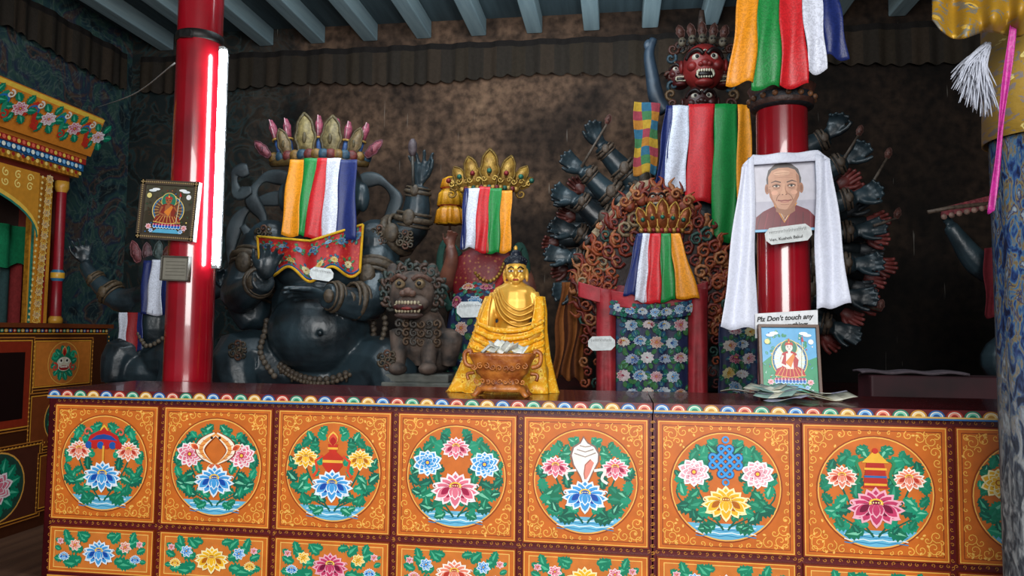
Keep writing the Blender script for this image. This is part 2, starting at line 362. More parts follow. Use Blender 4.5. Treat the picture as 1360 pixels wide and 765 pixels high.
# ================= COUNTER =================
BLUE=('#eaf6ff','#48a2e2','#124cac');PINK=('#fdeef0','#e8788e','#a81846');YEL=('#fff2b8','#f6bc24','#b8640c');WHT=('#ffffff','#f0b0bc','#b83860');PCH=('#fff4e8','#f08c70','#bc3828');DPK=('#f4b4c4','#c83c68','#780c38')
TL='#0e8462'; TD='#0b624e'; GLD='#f4b850'; ORG='#cc6a20'
def leaves(p,R,seed):
    for sgn in (1,-1):
        rs2=random.Random(seed)
        p.rib([(sgn*R*(.04+.62*math.sin(t*1.5)),R*(-.8+1.25*t)) for t in [i/10 for i in range(11)]],R*.035,TD)
        p.rib([(sgn*R*(.05+.85*math.sin(t*2.2)),R*(-.75+.9*t)) for t in [i/10 for i in range(11)]],R*.03,TD)
        for (x,y,L,a) in ((.2,-.72,.36,-.2),(.42,-.62,.34,.3),(.62,-.45,.34,.6),(.76,-.2,.28,1.0),(.82,.02,.26,1.4),(.78,.3,.28,1.8),(.66,.5,.3,2.2),(.45,.62,.28,.9),
                          (.3,.7,.26,2.4),(.18,-.45,.34,-.5),(.42,-.3,.34,-.2),(.5,-.08,.28,-.6),(.3,.36,.3,.6),(.22,.12,.3,.5),(.62,.38,.26,.2),(.35,-.12,.28,1.4),(.15,.62,.26,.8),(.12,-.6,.28,.9),(.62,-.2,.26,-.7),(.5,.5,.24,3.0),
                          (.72,.14,.22,-.4),(.56,-.62,.22,1.3),(.4,.5,.24,1.9),(.28,.55,.22,.1),(.7,-.34,.22,.1),(.3,-.76,.2,.6),(.86,.16,.16,1.2),(.2,.75,.16,.5)):
            x+=rs2.uniform(-.03,.03);y+=rs2.uniform(-.03,.03);L*=rs2.uniform(.85,1.1);a+=rs2.uniform(-.3,.3)
            if math.hypot(x+L*math.cos(a),y+L*math.sin(a))>1.0: L*=.72
            aa=a if sgn>0 else math.pi-a
            p.leaf(sgn*x*R,y*R,L*R,aa,rs2.choice((TL,TD,'#149470','#107858')),rs2.choice(('#4cb88e','#36a07c','#7cd0ac','#2a9072')))
def symbol(p,k,R):
    if k==0:
        p.petal(0,.42*R,.34*R,.2*R,math.pi/2,('#e8c040','#c03020','#a01818'))
        p.poly([(-.38*R,.34*R),(-.3*R,.54*R),(-.14*R,.62*R),(0,.66*R),(.14*R,.62*R),(.3*R,.54*R),(.38*R,.34*R)],'#c42420')
        p.poly([(-.3*R,.44*R),(-.16*R,.54*R),(0,.57*R),(.16*R,.54*R),(.3*R,.44*R),(0,.47*R)],'#1f4c9c')
        for i in range(6): x=(-.325+.13*i)*R; p.disc(x,.35*R,.075*R,('#1f58a8','#c42420')[i%2],10)
        p.rect(-.02*R,.0,.02*R,.34*R,'#e8b040'); p.spiral(-.36*R,.6*R,.1*R,1,0,1,.035*R,'#e86a50');p.spiral(.36*R,.6*R,.1*R,1,3.14,-1,.035*R,'#e86a50')
    if k==1:
        for s in (1,-1):
            pts=[(s*R*(-.02+.34*math.sin(.1+t*2.9)),R*(.64-.58*t)) for t in [i/14 for i in range(15)]]
            wv=[R*(.03+.15*math.sin(3.14*min(1,(i+1.5)/15))) for i in range(15)]
            p.rib(pts,[w_*1.25 for w_ in wv],'#8c3410'); p.rib(pts,wv,'#fff4dc'); p.rib([(x_-s*.02*R,y_) for x_,y_ in pts],[w_*.45 for w_ in wv],'#f0a050')
            for j in range(3,12,2): p.rib([(pts[j][0]-wv[j]*.4,pts[j][1]),(pts[j][0],pts[j][1]-.025*R),(pts[j][0]+wv[j]*.4,pts[j][1])],.014*R,'#c86030')
            p.disc(pts[1][0],pts[1][1]-.03*R,.03*R,'#201818',8)
            for g in (-.5,.5): p.petal(pts[-1][0],pts[-1][1],.22*R,.12*R,-math.pi/2+g+s*.2,('#fff4d0','#f09050','#d86040'))
            p.petal(pts[7][0]+s*.04*R,pts[7][1],.2*R,.12*R,.5 if s>0 else math.pi-.5,('#fff4d0','#f07040','#c84828'))
    if k==2:
        p.poly([(-.1*R,.0),(-.2*R,.12*R),(-.19*R,.28*R),(-.07*R,.38*R),(-.1*R,.52*R),(.1*R,.52*R),(.07*R,.38*R),(.19*R,.28*R),(.2*R,.12*R),(.1*R,0)],'#c8301c')
        p.rect(-.2*R,.17*R,.2*R,.22*R,'#f0b840'); p.rect(-.1*R,.42*R,.1*R,.46*R,'#f0b840')
        p.petal(0,.5*R,.26*R,.2*R,1.57,('#f0c050','#e05030','#b82018'))
        for s in (1,-1): p.rib([(s*.2*R,.3*R),(s*.34*R,.2*R),(s*.3*R,.02*R),(s*.38*R,-.1*R)],.05*R,'#e04828')
    if k==3:
        p.lotus(0,.52*R,.24*R,PINK)
    if k==4:
        o=[(-.02*R,-.06*R),(-.08*R,.1*R),(-.2*R,.3*R),(-.24*R,.46*R),(-.2*R,.6*R),(-.08*R,.68*R),(-.03*R,.78*R),(.04*R,.68*R),(.16*R,.62*R),(.23*R,.5*R),(.22*R,.36*R),(.12*R,.16*R),(.06*R,.02*R)]
        p.poly([(x*1.14,.3*R+(y-.3*R)*1.07) for x,y in o],'#8c6c64'); p.poly(o,'#faf6ee')
        for i in range(3): p.rib([(-.2*R+.05*i*R,(.5+.07*i)*R),(0,(.44+.09*i)*R),(.19*R-.04*i*R,(.52+.06*i)*R)],.022*R,'#a89890')
        p.poly([(0,.0),(.08*R,.14*R),(.16*R,.34*R),(.1*R,.4*R),(0,.3*R),(-.02*R,.12*R)],'#e89080'); p.rib([(-.0*R,.02*R),(-.02*R,.14*R),(0,.3*R),(.1*R,.4*R)],.02*R,'#b06858')
        p.rib(cr([(.16*R,.2*R),(.36*R,.22*R),(.3*R,.06*R),(.4*R,-.02*R)],4),.05*R,'#f4f0e8'); p.rib(cr([(-.16*R,.2*R),(-.34*R,.16*R),(-.3*R,.02*R)],4),.04*R,'#f4f0e8')
    if k==5:
        c='#1466b8'; cx,cy=0,.44*R; g=.105*R; q=.7071
        def D(a,b): return (cx+(a-b)*q,cy+(a+b)*q)
        for j,cc,wd in ((0,'#0c3c74',.062),(1,'#3c9ce0',.04)):
            for i in (-1.5,-.5,.5,1.5):
                p.rib([D(-1.9*g,i*g),D(1.9*g,i*g)],wd*R,cc); p.rib([D(i*g,-1.9*g),D(i*g,1.9*g)],wd*R,cc)
            for s in (1,-1):
                for i0 in (-1,1):
                    for f_ in (lambda t:D(s*(1.9*g+.5*g*math.sin(t)),i0*g-.5*g*math.cos(t)),lambda t:D(i0*g-.5*g*math.cos(t),s*(1.9*g+.5*g*math.sin(t)))):
                        p.rib([f_(3.1416*t/8) for t in range(9)],wd*R,cc)
        p.ringp(cx,cy+3.55*g,.05*R,.03*R,'#3c9ce0',12); p.ringp(cx,cy-3.4*g,.05*R,.03*R,'#3c9ce0',12)
    if k==6:
        p.poly([(-.2*R,.08*R),(-.14*R,.5*R),(.14*R,.5*R),(.2*R,.08*R)],'#b82c20')
        for i in range(3): p.rect(-.18*R,(.12+.13*i)*R,.18*R,(.155+.13*i)*R,('#f0b838','#2a70b0','#f0b838')[i])
        p.poly([(-.22*R,.5*R),(0,.72*R),(.22*R,.5*R)],'#f0b838'); p.disc(0,.7*R,.05*R,'#c83020',10)
        for s in (1,-1): p.rib(cr([(s*.18*R,.56*R),(s*.3*R,.5*R),(s*.24*R,.3*R),(s*.32*R,.14*R)],4),.05*R,'#2c8a5c')
    if k==7:
        p.ringp(0,.45*R,.22*R,.05*R,'#f0b838',20)
        for i in range(8):
            a=i*.785; p.rib([(0,.45*R),(.24*R*math.cos(a),.45*R+.24*R*math.sin(a))],.03*R,'#e89028')
        p.disc(0,.45*R,.06*R,'#c83020',10)
MAIN=[BLUE,BLUE,BLUE,PINK,BLUE,YEL,DPK,WHT,BLUE]; SIDE=[PCH,PINK,YEL,BLUE,PINK,WHT,PCH,YEL,PINK]
def arab(p,x0,y0,x1,y1,R):
    w,h=(x1-x0)/2,(y1-y0)/2
    for sx in (1,-1):
        for sy in (1,-1):
            X=lambda a:sx*a; Y=lambda b:sy*b
            for (a,b,r,t,a0,d) in ((w*.84,h*.84,.024,1.4,.5,1),(w*.66,h*.88,.019,1.3,2,-1),(w*.88,h*.66,.019,1.3,-1,1),(w*.5,h*.92,.014,1.2,2,1),(w*.92,h*.5,.014,1.2,-1,-1),(w*.75,h*.72,.012,1,0,1),(w*.92,h*.93,.012,1,4,1),(w*.36,h*.94,.009,1,4,1),(w*.94,h*.36,.009,1,4,1),(w*.22,h*.95,.007,1,1,1),(w*.95,h*.22,.007,1,1,1),(w*.08,h*.955,.006,1,2,1),(w*.955,h*.08,.006,1,2,1),(w*.76,h*.95,.008,1,2,1),(w*.95,h*.76,.008,1,2,1)):
                p.spiral(X(a),Y(b),r,t,a0 if sx>0 else math.pi-a0,d*sx*sy,.0026,GLD,12)
            for q in range(9):
                a=U(.5,.97)*w; b=U(.5,.97)*h
                if math.hypot(a,b)>R*1.06: p.leaf(X(a),Y(b),.011,U(0,6.28),'#f0ac48','#fcd884')
def draw_square(p,w,h,k):
    x,y=w/2,h/2
    p.rect(-x,-y,x,y,'#8c3410'); p.rect(-x+.006,-y+.006,x-.006,y-.006,ORG)
    p.frame(-x+.004,-y+.004,x-.004,y-.004,.003,'#f4b850'); p.frame(-x+.016,-y+.016,x-.016,y-.016,.0022,'#7e3010')
    Rr=min(x,y)*.82
    arab(p,-x+.014,-y+.014,x-.014,y-.014,Rr)
    p.disc(0,0,Rr*1.03,'#984014',48); p.disc(0,0,Rr*1.005,'#f8c05c',48); p.disc(0,0,Rr*.985,'#d06e26',48)
    n=14; a0=-math.pi*.5-.8
    p.poly([(Rr*.98*math.cos(a0+1.6*i/n),Rr*.98*math.sin(a0+1.6*i/n)) for i in range(n+1)],'#6cbcdc')
    for i in range(4): p.rib([(Rr*(-.55+.11*j),Rr*(-.76-.05*i+.015*math.sin(j*2.1+i))) for j in range(11)],.003,('#e8f6fa','#2c88bc')[i%2])
    leaves(p,Rr,k*3+1)
    for s in (1,-1):
        (p.lotus if k%2==0 else p.flower)(s*.58*Rr,.26*Rr,.25*Rr if k%2==0 else .28*Rr,SIDE[k])
    symbol(p,k,Rr*1.08)
    if k in (3,6): p.lotus(0,-.26*Rr,.42*Rr,MAIN[k],kind=1)
    elif k==5: p.lotus(0,-.3*Rr,.38*Rr,MAIN[k],kind=1)
    else: p.lotus(0,-.28*Rr,.38*Rr,MAIN[k],kind=1)
LOWC=[BLUE,YEL,DPK,PCH,YEL,PINK,BLUE,YEL,PINK]; LOWS=[PCH,BLUE,YEL,BLUE,PINK,BLUE,YEL,PINK,BLUE]
def draw_low(p,w,h,k):
    x,y=w/2,h/2
    p.rect(-x,-y,x,y,'#8c3410'); p.rect(-x+.005,-y+.005,x-.005,y-.005,ORG); p.frame(-x+.004,-y+.004,x-.004,y-.004,.003,'#f4b850')
    p.frame(-x+.02,-y+.016,x-.02,y-.016,.0025,'#f8c868'); p.rect(-x+.0225,-y+.0185,x-.0225,y-.0185,'#d47a30')
    rs=random.Random(k+50)
    for s in (1,-1):
        for (a,b,L,g) in ((.06,.0,.06,.3),(.06,-.03,.06,-.2),(.1,.02,.05,.5),(.1,-.03,.05,-.3),(.14,.0,.05,.4),(.14,-.03,.045,0),(.05,.03,.05,.8),(.12,.035,.04,1.2),(.15,.025,.035,.6),(.08,-.045,.05,0),(.03,.05,.04,.2)):
            a+=rs.uniform(-.01,.01); L=min(L,x-.024-a) if a+L>x-.024 else L
            p.leaf(s*a,b,L,g if s>0 else math.pi-g,TL,'#4cb88e')
        p.flower(s*.095,.018,.022,LOWS[k],n=7); p.lotus(s*.135,-.022,.019,LOWS[(k+1)%8]); p.flower(s*.15,.03,.013,PINK,n=6)
    p.lotus(0,-.006,y*.66,LOWC[k],kind=1)
def rail(p,x0,x1):
    p.rect(x0,ZT-.026,x1,ZT,'#5c1418')
    n=int((x1-x0)/.05)
    cs=[('#1c5a9c','#7cb4e0'),('#a83428','#e89078'),('#1c7c64','#78c8a8'),('#c08830','#f0d088')]
    for i in range(n):
        a=x0+(x1-x0)*(i+.5)/n; c1,c2=cs[i%4]
        for q,cc in ((.024,c1),(.019,'#e8e0d0'),(.016,c2),(.010,c1)):
            p.poly([(a+q*math.cos(t*.3142),ZT-.022+q*.85*math.sin(t*.3142)) for t in range(11)],cc)
    p.rect(x0,ZT-.026,x1,ZT-.021,'#d8b060'); p.rect(x0,ZT-.031,x1,ZT-.026,'#2c6ca8')
def counter(x0,x1,n,k0,lab):
    e=thing('altar_counter',lab,'cabinet',((x0+x1)/2,2.63,0))
    mb=MB(); mb.bx(x0,x1,2.425,2.86,0,ZT-.03,'#5c1418')
    make(mb,'carcass',MP,e)
    p=P2((0,2.425,0)); p.rect(x0,.655,x1,.672,'#5c1418')
    def goldrun(xa,za,xb,zb):
        L=math.hypot(xb-xa,zb-za); m=int(L/.022)
        for i in range(m):
            t=(i+.5)/m; p.spiral(xa+(xb-xa)*t,za+(zb-za)*t,.0065,1,i*1.5,1 if i%2 else -1,.0018,'#c8862e',8)
    goldrun(x0,ZT-.042,x1,ZT-.042); goldrun(x0,.664,x1,.664); w=(x1-x0)/n
    for i in range(n+1): goldrun(x0+w*i,.49,x0+w*i,1.08)
    p.rect(x0,.40,x1,.478,'#1c5a4c'); p.rect(x0,.472,x1,.478,'#e0a040'); goldrun(x0,.44,x1,.44)
    make(p,'painted_frame',MP,e)
    mb=MB(); mb.bx(x0,x1,2.385,2.86,ZT-.026,ZT,'#4a1014'); make(mb,'counter_top',MTOP,e)
    p=P2((0,2.384,0)); rail(p,x0,x1); make(p,'scalloped_edge_trim',MP,e)
    for i in range(n):
        a=x0+w*i+.011; b=x0+w*(i+1)-.011
        for (z0,z1,fn,nm) in ((.675,1.08,draw_square,'painted_panel'),(.492,.652,draw_low,'painted_drawer_front')):
            p=P2(((a+b)/2,2.408,(z0+z1)/2)); fn(p,b-a,z1-z0,(k0+i)%9)
            p.bx(a,b,2.4085,2.43,z0,z1,'#8c3410')
            make(p,nm,MP,e)
counter(-2.0,.1120,5,0,'long orange altar counter painted with lotus medallions')
counter(.1160,1.88,4,5,'orange altar counter with endless knot and banner medallions')

# ================= PILLARS =================
def pillar(px,y,lab):
    x=at(px,400,y).x
    e=thing('pillar',lab,'pillar',(x,y,0))
    mb=MB(); mb.lathe([(.102,0),(.1,.5),(.098,1.5),(.092,3.5),(.091,3.7)],(x,y,0),'#ffffff',40); make(mb,'shaft',MRED,e)
    mb=MB(); mb.bx(x-.13,x+.13,y-.13,y+.13,3.7,3.78,'#a07028'); mb.bx(x-.3,x+.3,y-.1,y+.1,3.78,3.849,'#2a5a6a'); make(mb,'capital',MP,e,bevel=.01)
    mb=MB(); z=at(px,42,y-.1).z; mb.lathe([(.096,-.02),(.1,-.018),(.1,.018),(.096,.02)],(x,y,z),'#181818',32); mb.box((x+.0,y-.106,z-.01),(.05,.02,.03),'#141414'); make(mb,'iron_strap',MIRON,e)
    return e,x
PY=2.97
pl,xl=pillar(253,PY,'glossy red lacquered round pillar with a tube lamp strapped to it')
pr,xr=pillar(1041,PY,'glossy red lacquered round pillar hung with scarf and portrait')
zc=at(1040,128,PY-.1).z
mb=MB(); mb.lathe([(.1,-.03),(.118,-.02),(.122,.0),(.114,.03),(.128,.06),(.1,.07)],(xr,PY,zc),['#12161a','#3a2018','#141a24','#50281c','#101418'],32)
for i in range(16):
    a=i*6.283/16; mb.ell((xr+.122*math.cos(a),PY+.122*math.sin(a),zc+.012),.012,'#6a4428',seg=8,rings=5)
make(mb,'carved_cuff',MCARV,pr)
a=at(292,70,PY-.06); b=at(292,348,PY-.06); tx=at(292,200,PY-.05).x
e=thing('tube_lamp','glowing white fluorescent tube lamp fixed upright beside the red pillar','lamp',(tx,PY-.03,b.z-.03))
mb=MB(); mb.bx(tx-.014,tx+.0,PY-.03,PY+.0,b.z-.02,a.z+.02,'#707478'); make(mb,'lamp_batten',MP,e,bevel=.004)
for z in (b.z-.018,a.z+.018):
    mb=MB(); mb.bx(tx-.014,tx+.010,PY-.065,PY-.03,z-.01,z+.01,'#909090'); make(mb,'lamp_holder',MP,e,bevel=.003)
m,nt,bs=newmat('tube_glow'); bs.inputs['Emission Color'].default_value=(.88,.96,1,1); bs.inputs['Emission Strength'].default_value=48
mb=MB(); mb.tube([(tx,PY-.05,b.z-.012),(tx,PY-.05,a.z+.012)],.0165,'#ffffff',16); make(mb,'glass_tube',m,e)
pts=cr([atx(128,143,XL+.03),at(178,125,4.2),at(232,84,PY+.05)],8)
mb=MB(); mb.tube(pts,.004,'#b8b8b8',6); make(mb,'power_cable',MP,label='thin grey electric cable slung across to the pillar',cat='cable')
def framed(name,lab,c,w,h,tilt,draw,fcol,fw_=.012,y=2.84,mat=MP,lean=0):
    e=thing(name,lab,'picture',(c.x,y,c.z-h/2)); R3=Matrix.Rotation(tilt,3,'Y')@Matrix.Rotation(lean,3,'X')
    u=R3@Vector((1,0,0)); v=R3@Vector((0,0,1)); n=R3@Vector((0,-1,0)); C=Vector((c.x,y,c.z))
    p=P2(C,u,v,n); draw(p,w-2*fw_,h-2*fw_); make(p,'painting',mat,e)
    mb=MB()
    mb.box(C-n*.008,(w,.012,h),'#201810',R3)
    for sx in(1,-1): mb.box(C+u*sx*(w/2-fw_/2)+n*.004,(fw_,.016,h),fcol,R3)
    for sz in(1,-1): mb.box(C+v*sz*(h/2-fw_/2)+n*.004,(w,.016,fw_),fcol,R3)
    if fw_>.015:
        for i in range(28):
            t=(i+.5)/28
            for sz in (1,-1): mb.ell(C+u*(t-.5)*w+v*sz*(h/2-fw_/2)+n*.012,.0038,'#9c8458',seg=6,rings=4); mb.ell(C+v*(t-.5)*h+u*sz*(w/2-fw_/2)+n*.012,.0038,'#9c8458',seg=6,rings=4)
    make(mb,'frame',MP,e,bevel=.0015 if fw_<=.015 else 0); return e,C,u,v,n
def deity(p,w,h,bg,hill,halo,robe,skin):
    p.rect(-w/2,-h/2,w/2,h/2,bg); p.poly([(-w/2,-h/2),(-w/2,-.05*h),(-.3*w,.08*h),(-.1*w,-.02*h),(.15*w,.1*h),(.35*w,.0),(w/2,.05*h),(w/2,-h/2)],hill)
    for i in range(60):
        a_=U(-.45,.45)*w; b_=U(-.46,.46)*h; p.leaf(a_,b_,.06*h,U(0,6),hill,halo if i%3==0 else (bg if i%3==1 else '#2c7c58'))
    for i in range(26):
        a_=U(-.45,.45)*w; b_=U(-.45,.45)*h; p.disc(a_,b_,.014*w,[robe,'#f0d070',skin,'#3c70b0'][i%4],8)
    p.poly([(-.3*w,-.46*h),(-.2*w,-.38*h),(.2*w,-.38*h),(.3*w,-.46*h)],'#5cb0d4')
    p.disc(0,0,.33*w,'#f0d070',28,ry=.3*h); p.disc(0,0,.315*w,'#2c6c9c',28,ry=.288*h); p.disc(0,0,.28*w,halo,28,ry=.26*h)
    for i in range(24): a=i*.2618; p.rib([(.2*w*math.cos(a),.18*h*math.sin(a)),(.3*w*math.cos(a),.27*h*math.sin(a))],.006*w,'#f0c860')
    p.disc(0,.19*h,.155*w,'#f0d070',20); p.disc(0,.19*h,.145*w,'#2c7c60',20)
    for r_ in (0,1):
        for i in range(9): p.petal((-.24+.06*i)*w,(-.27-.035*r_)*h,.07*h,.075*w,-1.57+(-.3+.075*i),(PINK,BLUE)[r_])
    p.poly([(-.28*w,-.24*h),(-.24*w,-.14*h),(-.14*w,-.1*h),(-.17*w,.02*h),(-.13*w,.1*h),(-.06*w,.13*h),(.06*w,.13*h),(.13*w,.1*h),(.17*w,.02*h),(.14*w,-.1*h),(.24*w,-.14*h),(.28*w,-.24*h),(.1*w,-.27*h),(-.1*w,-.27*h)],robe)
    p.poly([(-.07*w,-.14*h),(-.06*w,.1*h),(.06*w,.1*h),(.07*w,-.14*h)],skin); p.poly([(-.08*w,-.04*h),(.07*w,.1*h),(.1*w,.06*h),(.02*w,-.12*h)],'#e08430')
    p.rib([(-.12*w,.07*h),(-.17*w,-.06*h),(-.03*w,-.12*h)],.04*w,skin); p.rib([(.12*w,.07*h),(.19*w,-.02*h),(.2*w,.1*h)],.04*w,skin)
    for i in range(7): p.rib([(-.24*w+.08*w*i,-.25*h),(-.14*w+.047*w*i,-.12*h)],.008*w,'#f0c060')
    p.rib([(-.28*w,-.24*h),(0,-.27*h),(.28*w,-.24*h)],.012*w,'#f0c060')
    p.rect(-.025*w,.1*h,.025*w,.15*h,skin); p.disc(0,.19*h,.065*w,skin,16,ry=.06*h); p.poly([(-.08*w,.22*h),(-.055*w,.28*h),(-.03*w,.26*h),(0,.34*h),(.03*w,.26*h),(.055*w,.28*h),(.08*w,.22*h),(0,.235*h)],'#c03028')
    p.disc(0,.27*h,.015*w,'#f0d060',8)
    for s in (1,-1):
        p.rib([(s*.04*w,.197*h),(s*.015*w,.195*h)],.009*w,'#181818'); p.rib([(s*.045*w,.215*h),(s*.012*w,.212*h)],.005*w,'#402418')
        p.disc(s*.34*w,.38*h,.08*w,'#e8f0f4',12,ry=.025*h); p.disc(s*.27*w,.41*h,.08*w,'#f4f8fa',12,ry=.025*h); p.disc(s*.4*w,.28*h,.05*w,['#f0e090','#f4f4f4'][s>0],12)
        p.flower(s*.36*w,-.34*h,.06*w,PINK,n=7); p.flower(s*.3*w,-.42*h,.045*w,BLUE,n=7)
    p.rib([(-.015*w,.165*h),(.015*w,.165*h)],.008*w,'#a83028')
    p.rib([(.2*w,-.25*h),(.24*w,.3*h)],.01*w,'#e8e0c0'); p.poly([(.22*w,.28*h),(.24*w,.38*h),(.27*w,.28*h)],'#c03028')
c=at(222,279,2.83)
framed('framed_painting','faded deity painting in dark ornate frame tilted on red pillar',c,.262,.25,math.radians(4),lambda p,w,h:deity(p,w,h,'#4c4838','#3c3424','#6c4434','#8c3020','#a8623c'),'#4c4034',.02,y=2.84)
c=at(235,357,2.86)
framed('small_plaque','small tarnished grey plaque tied to the red pillar',c,.125,.105,math.radians(2),lambda p,w,h:(p.rect(-w/2,-h/2,w/2,h/2,'#7c786c'),[p.rib([(-w*.4,h*(.3-.15*i)),(w*.38,h*(.3-.15*i)+.001)],.003,'#5a564c') for i in range(5)]),'#4c4840',.006,y=2.85)
def face(p,w,h):
    p.rect(-w/2,-h/2,w/2,h/2,'#c8c6d0'); p.rect(-w/2,-h/2,w/2,-.1*h,'#b4b2c0')
    mar='#6c1020'
    p.poly([(-.48*w,-h/2),(-.46*w,-.32*h),(-.34*w,-.24*h),(-.14*w,-.16*h),(.16*w,-.16*h),(.36*w,-.24*h),(.48*w,-.36*h),(.49*w,-h/2)],mar)
    for i in range(8): p.rib([(-.38*w+.11*i*w,-.27*h),(-.46*w+.12*i*w,-.5*h)],.012*w,('#440a16','#8c2434','#5c0e1c')[i%3])
    p.poly([(-.14*w,-.12*h),(-.02*w,-.36*h),(.15*w,-.12*h)],'#a47450'); p.rib([(-.16*w,-.14*h),(-.02*w,-.4*h),(.18*w,-.13*h)],.035*w,'#c8842c'); p.rib([(-.13*w,-.16*h),(-.01*w,-.38*h),(.15*w,-.15*h)],.012*w,'#e8d8c8')
    sk='#c8967a'; sh='#a87458'; dk='#8c5c44'; i0=len(p.v)
    p.poly([(-.1*w,.0),(-.11*w,-.16*h),(.02*w,-.22*h),(.12*w,-.16*h),(.12*w,0)],'#98684c')
    # hair
    p.poly([(-.2*w,.1*h),(-.21*w,.24*h),(-.18*w,.35*h),(-.1*w,.42*h),(0,.445*h),(.1*w,.42*h),(.18*w,.35*h),(.21*w,.24*h),(.2*w,.1*h)],'#57504e')
    for s in(1,-1): p.disc(s*.205*w,.12*h,.028*w,sh,12,ry=.065*h); p.disc(s*.207*w,.12*h,.014*w,dk,10,ry=.04*h)
    # face outline with jaw
    p.poly([(-.185*w,.27*h),(-.19*w,.12*h),(-.175*w,.02*h),(-.13*w,-.07*h),(-.07*w,-.125*h),(0,-.14*h),(.07*w,-.125*h),(.13*w,-.07*h),(.175*w,.02*h),(.19*w,.12*h),(.185*w,.27*h),(.14*w,.345*h),(.06*w,.375*h),(-.06*w,.375*h),(-.14*w,.345*h)],sk)
    p.poly([(.02*w,-.14*h),(.07*w,-.125*h),(.13*w,-.07*h),(.175*w,.02*h),(.19*w,.12*h),(.185*w,.27*h),(.15*w,.3*h),(.16*w,.14*h),(.13*w,.02*h),(.08*w,-.06*h)],sh)
    p.poly([(-.19*w,.12*h),(-.175*w,.02*h),(-.13*w,-.07*h),(-.09*w,-.1*h),(-.14*w,.0),(-.165*w,.12*h)],sh)
    p.disc(-.02*w,.31*h,.1*w,'#dcae90',16,ry=.035*h)
    for i in range(3): p.rib([(-.11*w,(.255+.025*i)*h),(0,(.262+.025*i)*h),(.11*w,(.252+.025*i)*h)],.006*w,sh)
    for s in(1,-1):
        p.disc(s*.09*w,.155*h,.055*w,sh,14,ry=.03*h)
        p.rib([(s*.155*w,.195*h),(s*.1*w,.215*h),(s*.035*w,.195*h)],[.008*w,.018*w,.016*w],'#4c3830')
        p.disc(s*.09*w,.152*h,.038*w,'#e8d8c8',12,ry=.013*h); p.disc(s*.09*w,.153*h,.016*w,'#180e0a',10)
        p.rib([(s*.14*w,.152*h),(s*.09*w,.17*h),(s*.045*w,.152*h)],.012*w,'#3a241a'); p.rib([(s*.13*w,.122*h),(s*.09*w,.115*h),(s*.05*w,.127*h)],.008*w,dk)
        p.disc(s*.115*w,.07*h,.042*w,'#dca488',14,ry=.028*h)
        p.rib(cr([(s*.05*w,.055*h),(s*.085*w,.02*h),(s*.1*w,-.03*h)],4),.009*w,dk)
        p.rib([(s*.16*w,.15*h),(s*.18*w,.14*h)],.006*w,dk)
    p.poly([(-.018*w,.18*h),(-.022*w,.1*h),(-.05*w,.06*h),(-.045*w,.042*h),(0,.036*h),(.045*w,.042*h),(.05*w,.06*h),(.022*w,.1*h),(.018*w,.18*h)],'#d4a284'); p.poly([(.018*w,.18*h),(.022*w,.1*h),(.05*w,.06*h),(.045*w,.042*h),(.02*w,.05*h),(.008*w,.12*h)],sh)
    for s in (1,-1): p.disc(s*.022*w,.045*h,.011*w,'#6c4030',8,ry=.006*h)
    p.rib(cr([(-.085*w,-.022*h),(-.04*w,-.03*h),(0,-.026*h),(.04*w,-.03*h),(.085*w,-.022*h)],3),.018*w,'#8c4840'); p.rib([(-.05*w,-.045*h),(0,-.05*h),(.05*w,-.045*h)],.014*w,'#b87464'); p.rib([(-.05*w,-.075*h),(0,-.08*h),(.05*w,-.075*h)],.01*w,sh)
    for j in range(i0,len(p.v)):
        r_=Vector(p.v[j])-p.O; x_=r_.dot(p.u); y_=r_.dot(p.vv); z_=r_.dot(p.n); p.v[j]=tuple(p.O+p.u*(x_*1.3)+p.vv*(.11*h+(y_-.15*h)*1.16)+p.n*z_)
c=at(1042,257,2.84)
framed('portrait_photo','framed portrait photo of a monk in maroon robes on the pillar',c,.25,.285,math.radians(-2),face,'#7cb8dc',.010,y=2.845)
def note(px,py,w,h,y,tilt,lab,lines=2,txt=None,name='paper_label',sz=.012,strip=True):
    c=at(px,py,y); e=thing(name,lab,'label',(c.x,y,c.z-h/2)); R3=Matrix.Rotation(tilt,3,'Y'); u=R3@Vector((1,0,0)); v=R3@Vector((0,0,1))
    p=P2(c,u,v,(0,-1,0)); 
    rd=.3*h
    p.poly([(-w/2,-h/2+rd),(-w/2+rd,-h/2),(w/2-rd,-h/2),(w/2,-h/2+rd),(w/2,h/2-rd),(w/2-rd,h/2),(-w/2+rd,h/2),(-w/2,h/2-rd)],'#d4d8d8')
    if lines:
        rs=random.Random(int(px)); x=-w*.4; yy=h*.25; g=h*.62
        while x<w*.38:
            p.rib([(x,yy),(x+g*.1,yy)],g*.035,'#181818'); p.rib([(x+g*.05,yy),(x+g*.05+rs.uniform(-.03,.03)*g,yy-g*.2)],g*.03,'#181818')
            if rs.random()>.5: p.rib([(x,yy+.08*g),(x+.05*g,yy+.13*g),(x+.1*g,yy+.08*g)],g*.025,'#181818')
            x+=g*.15
    make(p,'paper',MC,e)
    if txt:
        q=c+u*(-w*.42)+v*(-h*.3); text(txt,(q.x,y-.004,q.z),sz,e,INK,rot=tilt)
    return e
note(1047,311,.165,.062,2.80,math.radians(-7),'white paper label with handwriting below the monk portrait',txt='Ven. Kushok Bakul',sz=.0155)
mb=MB()
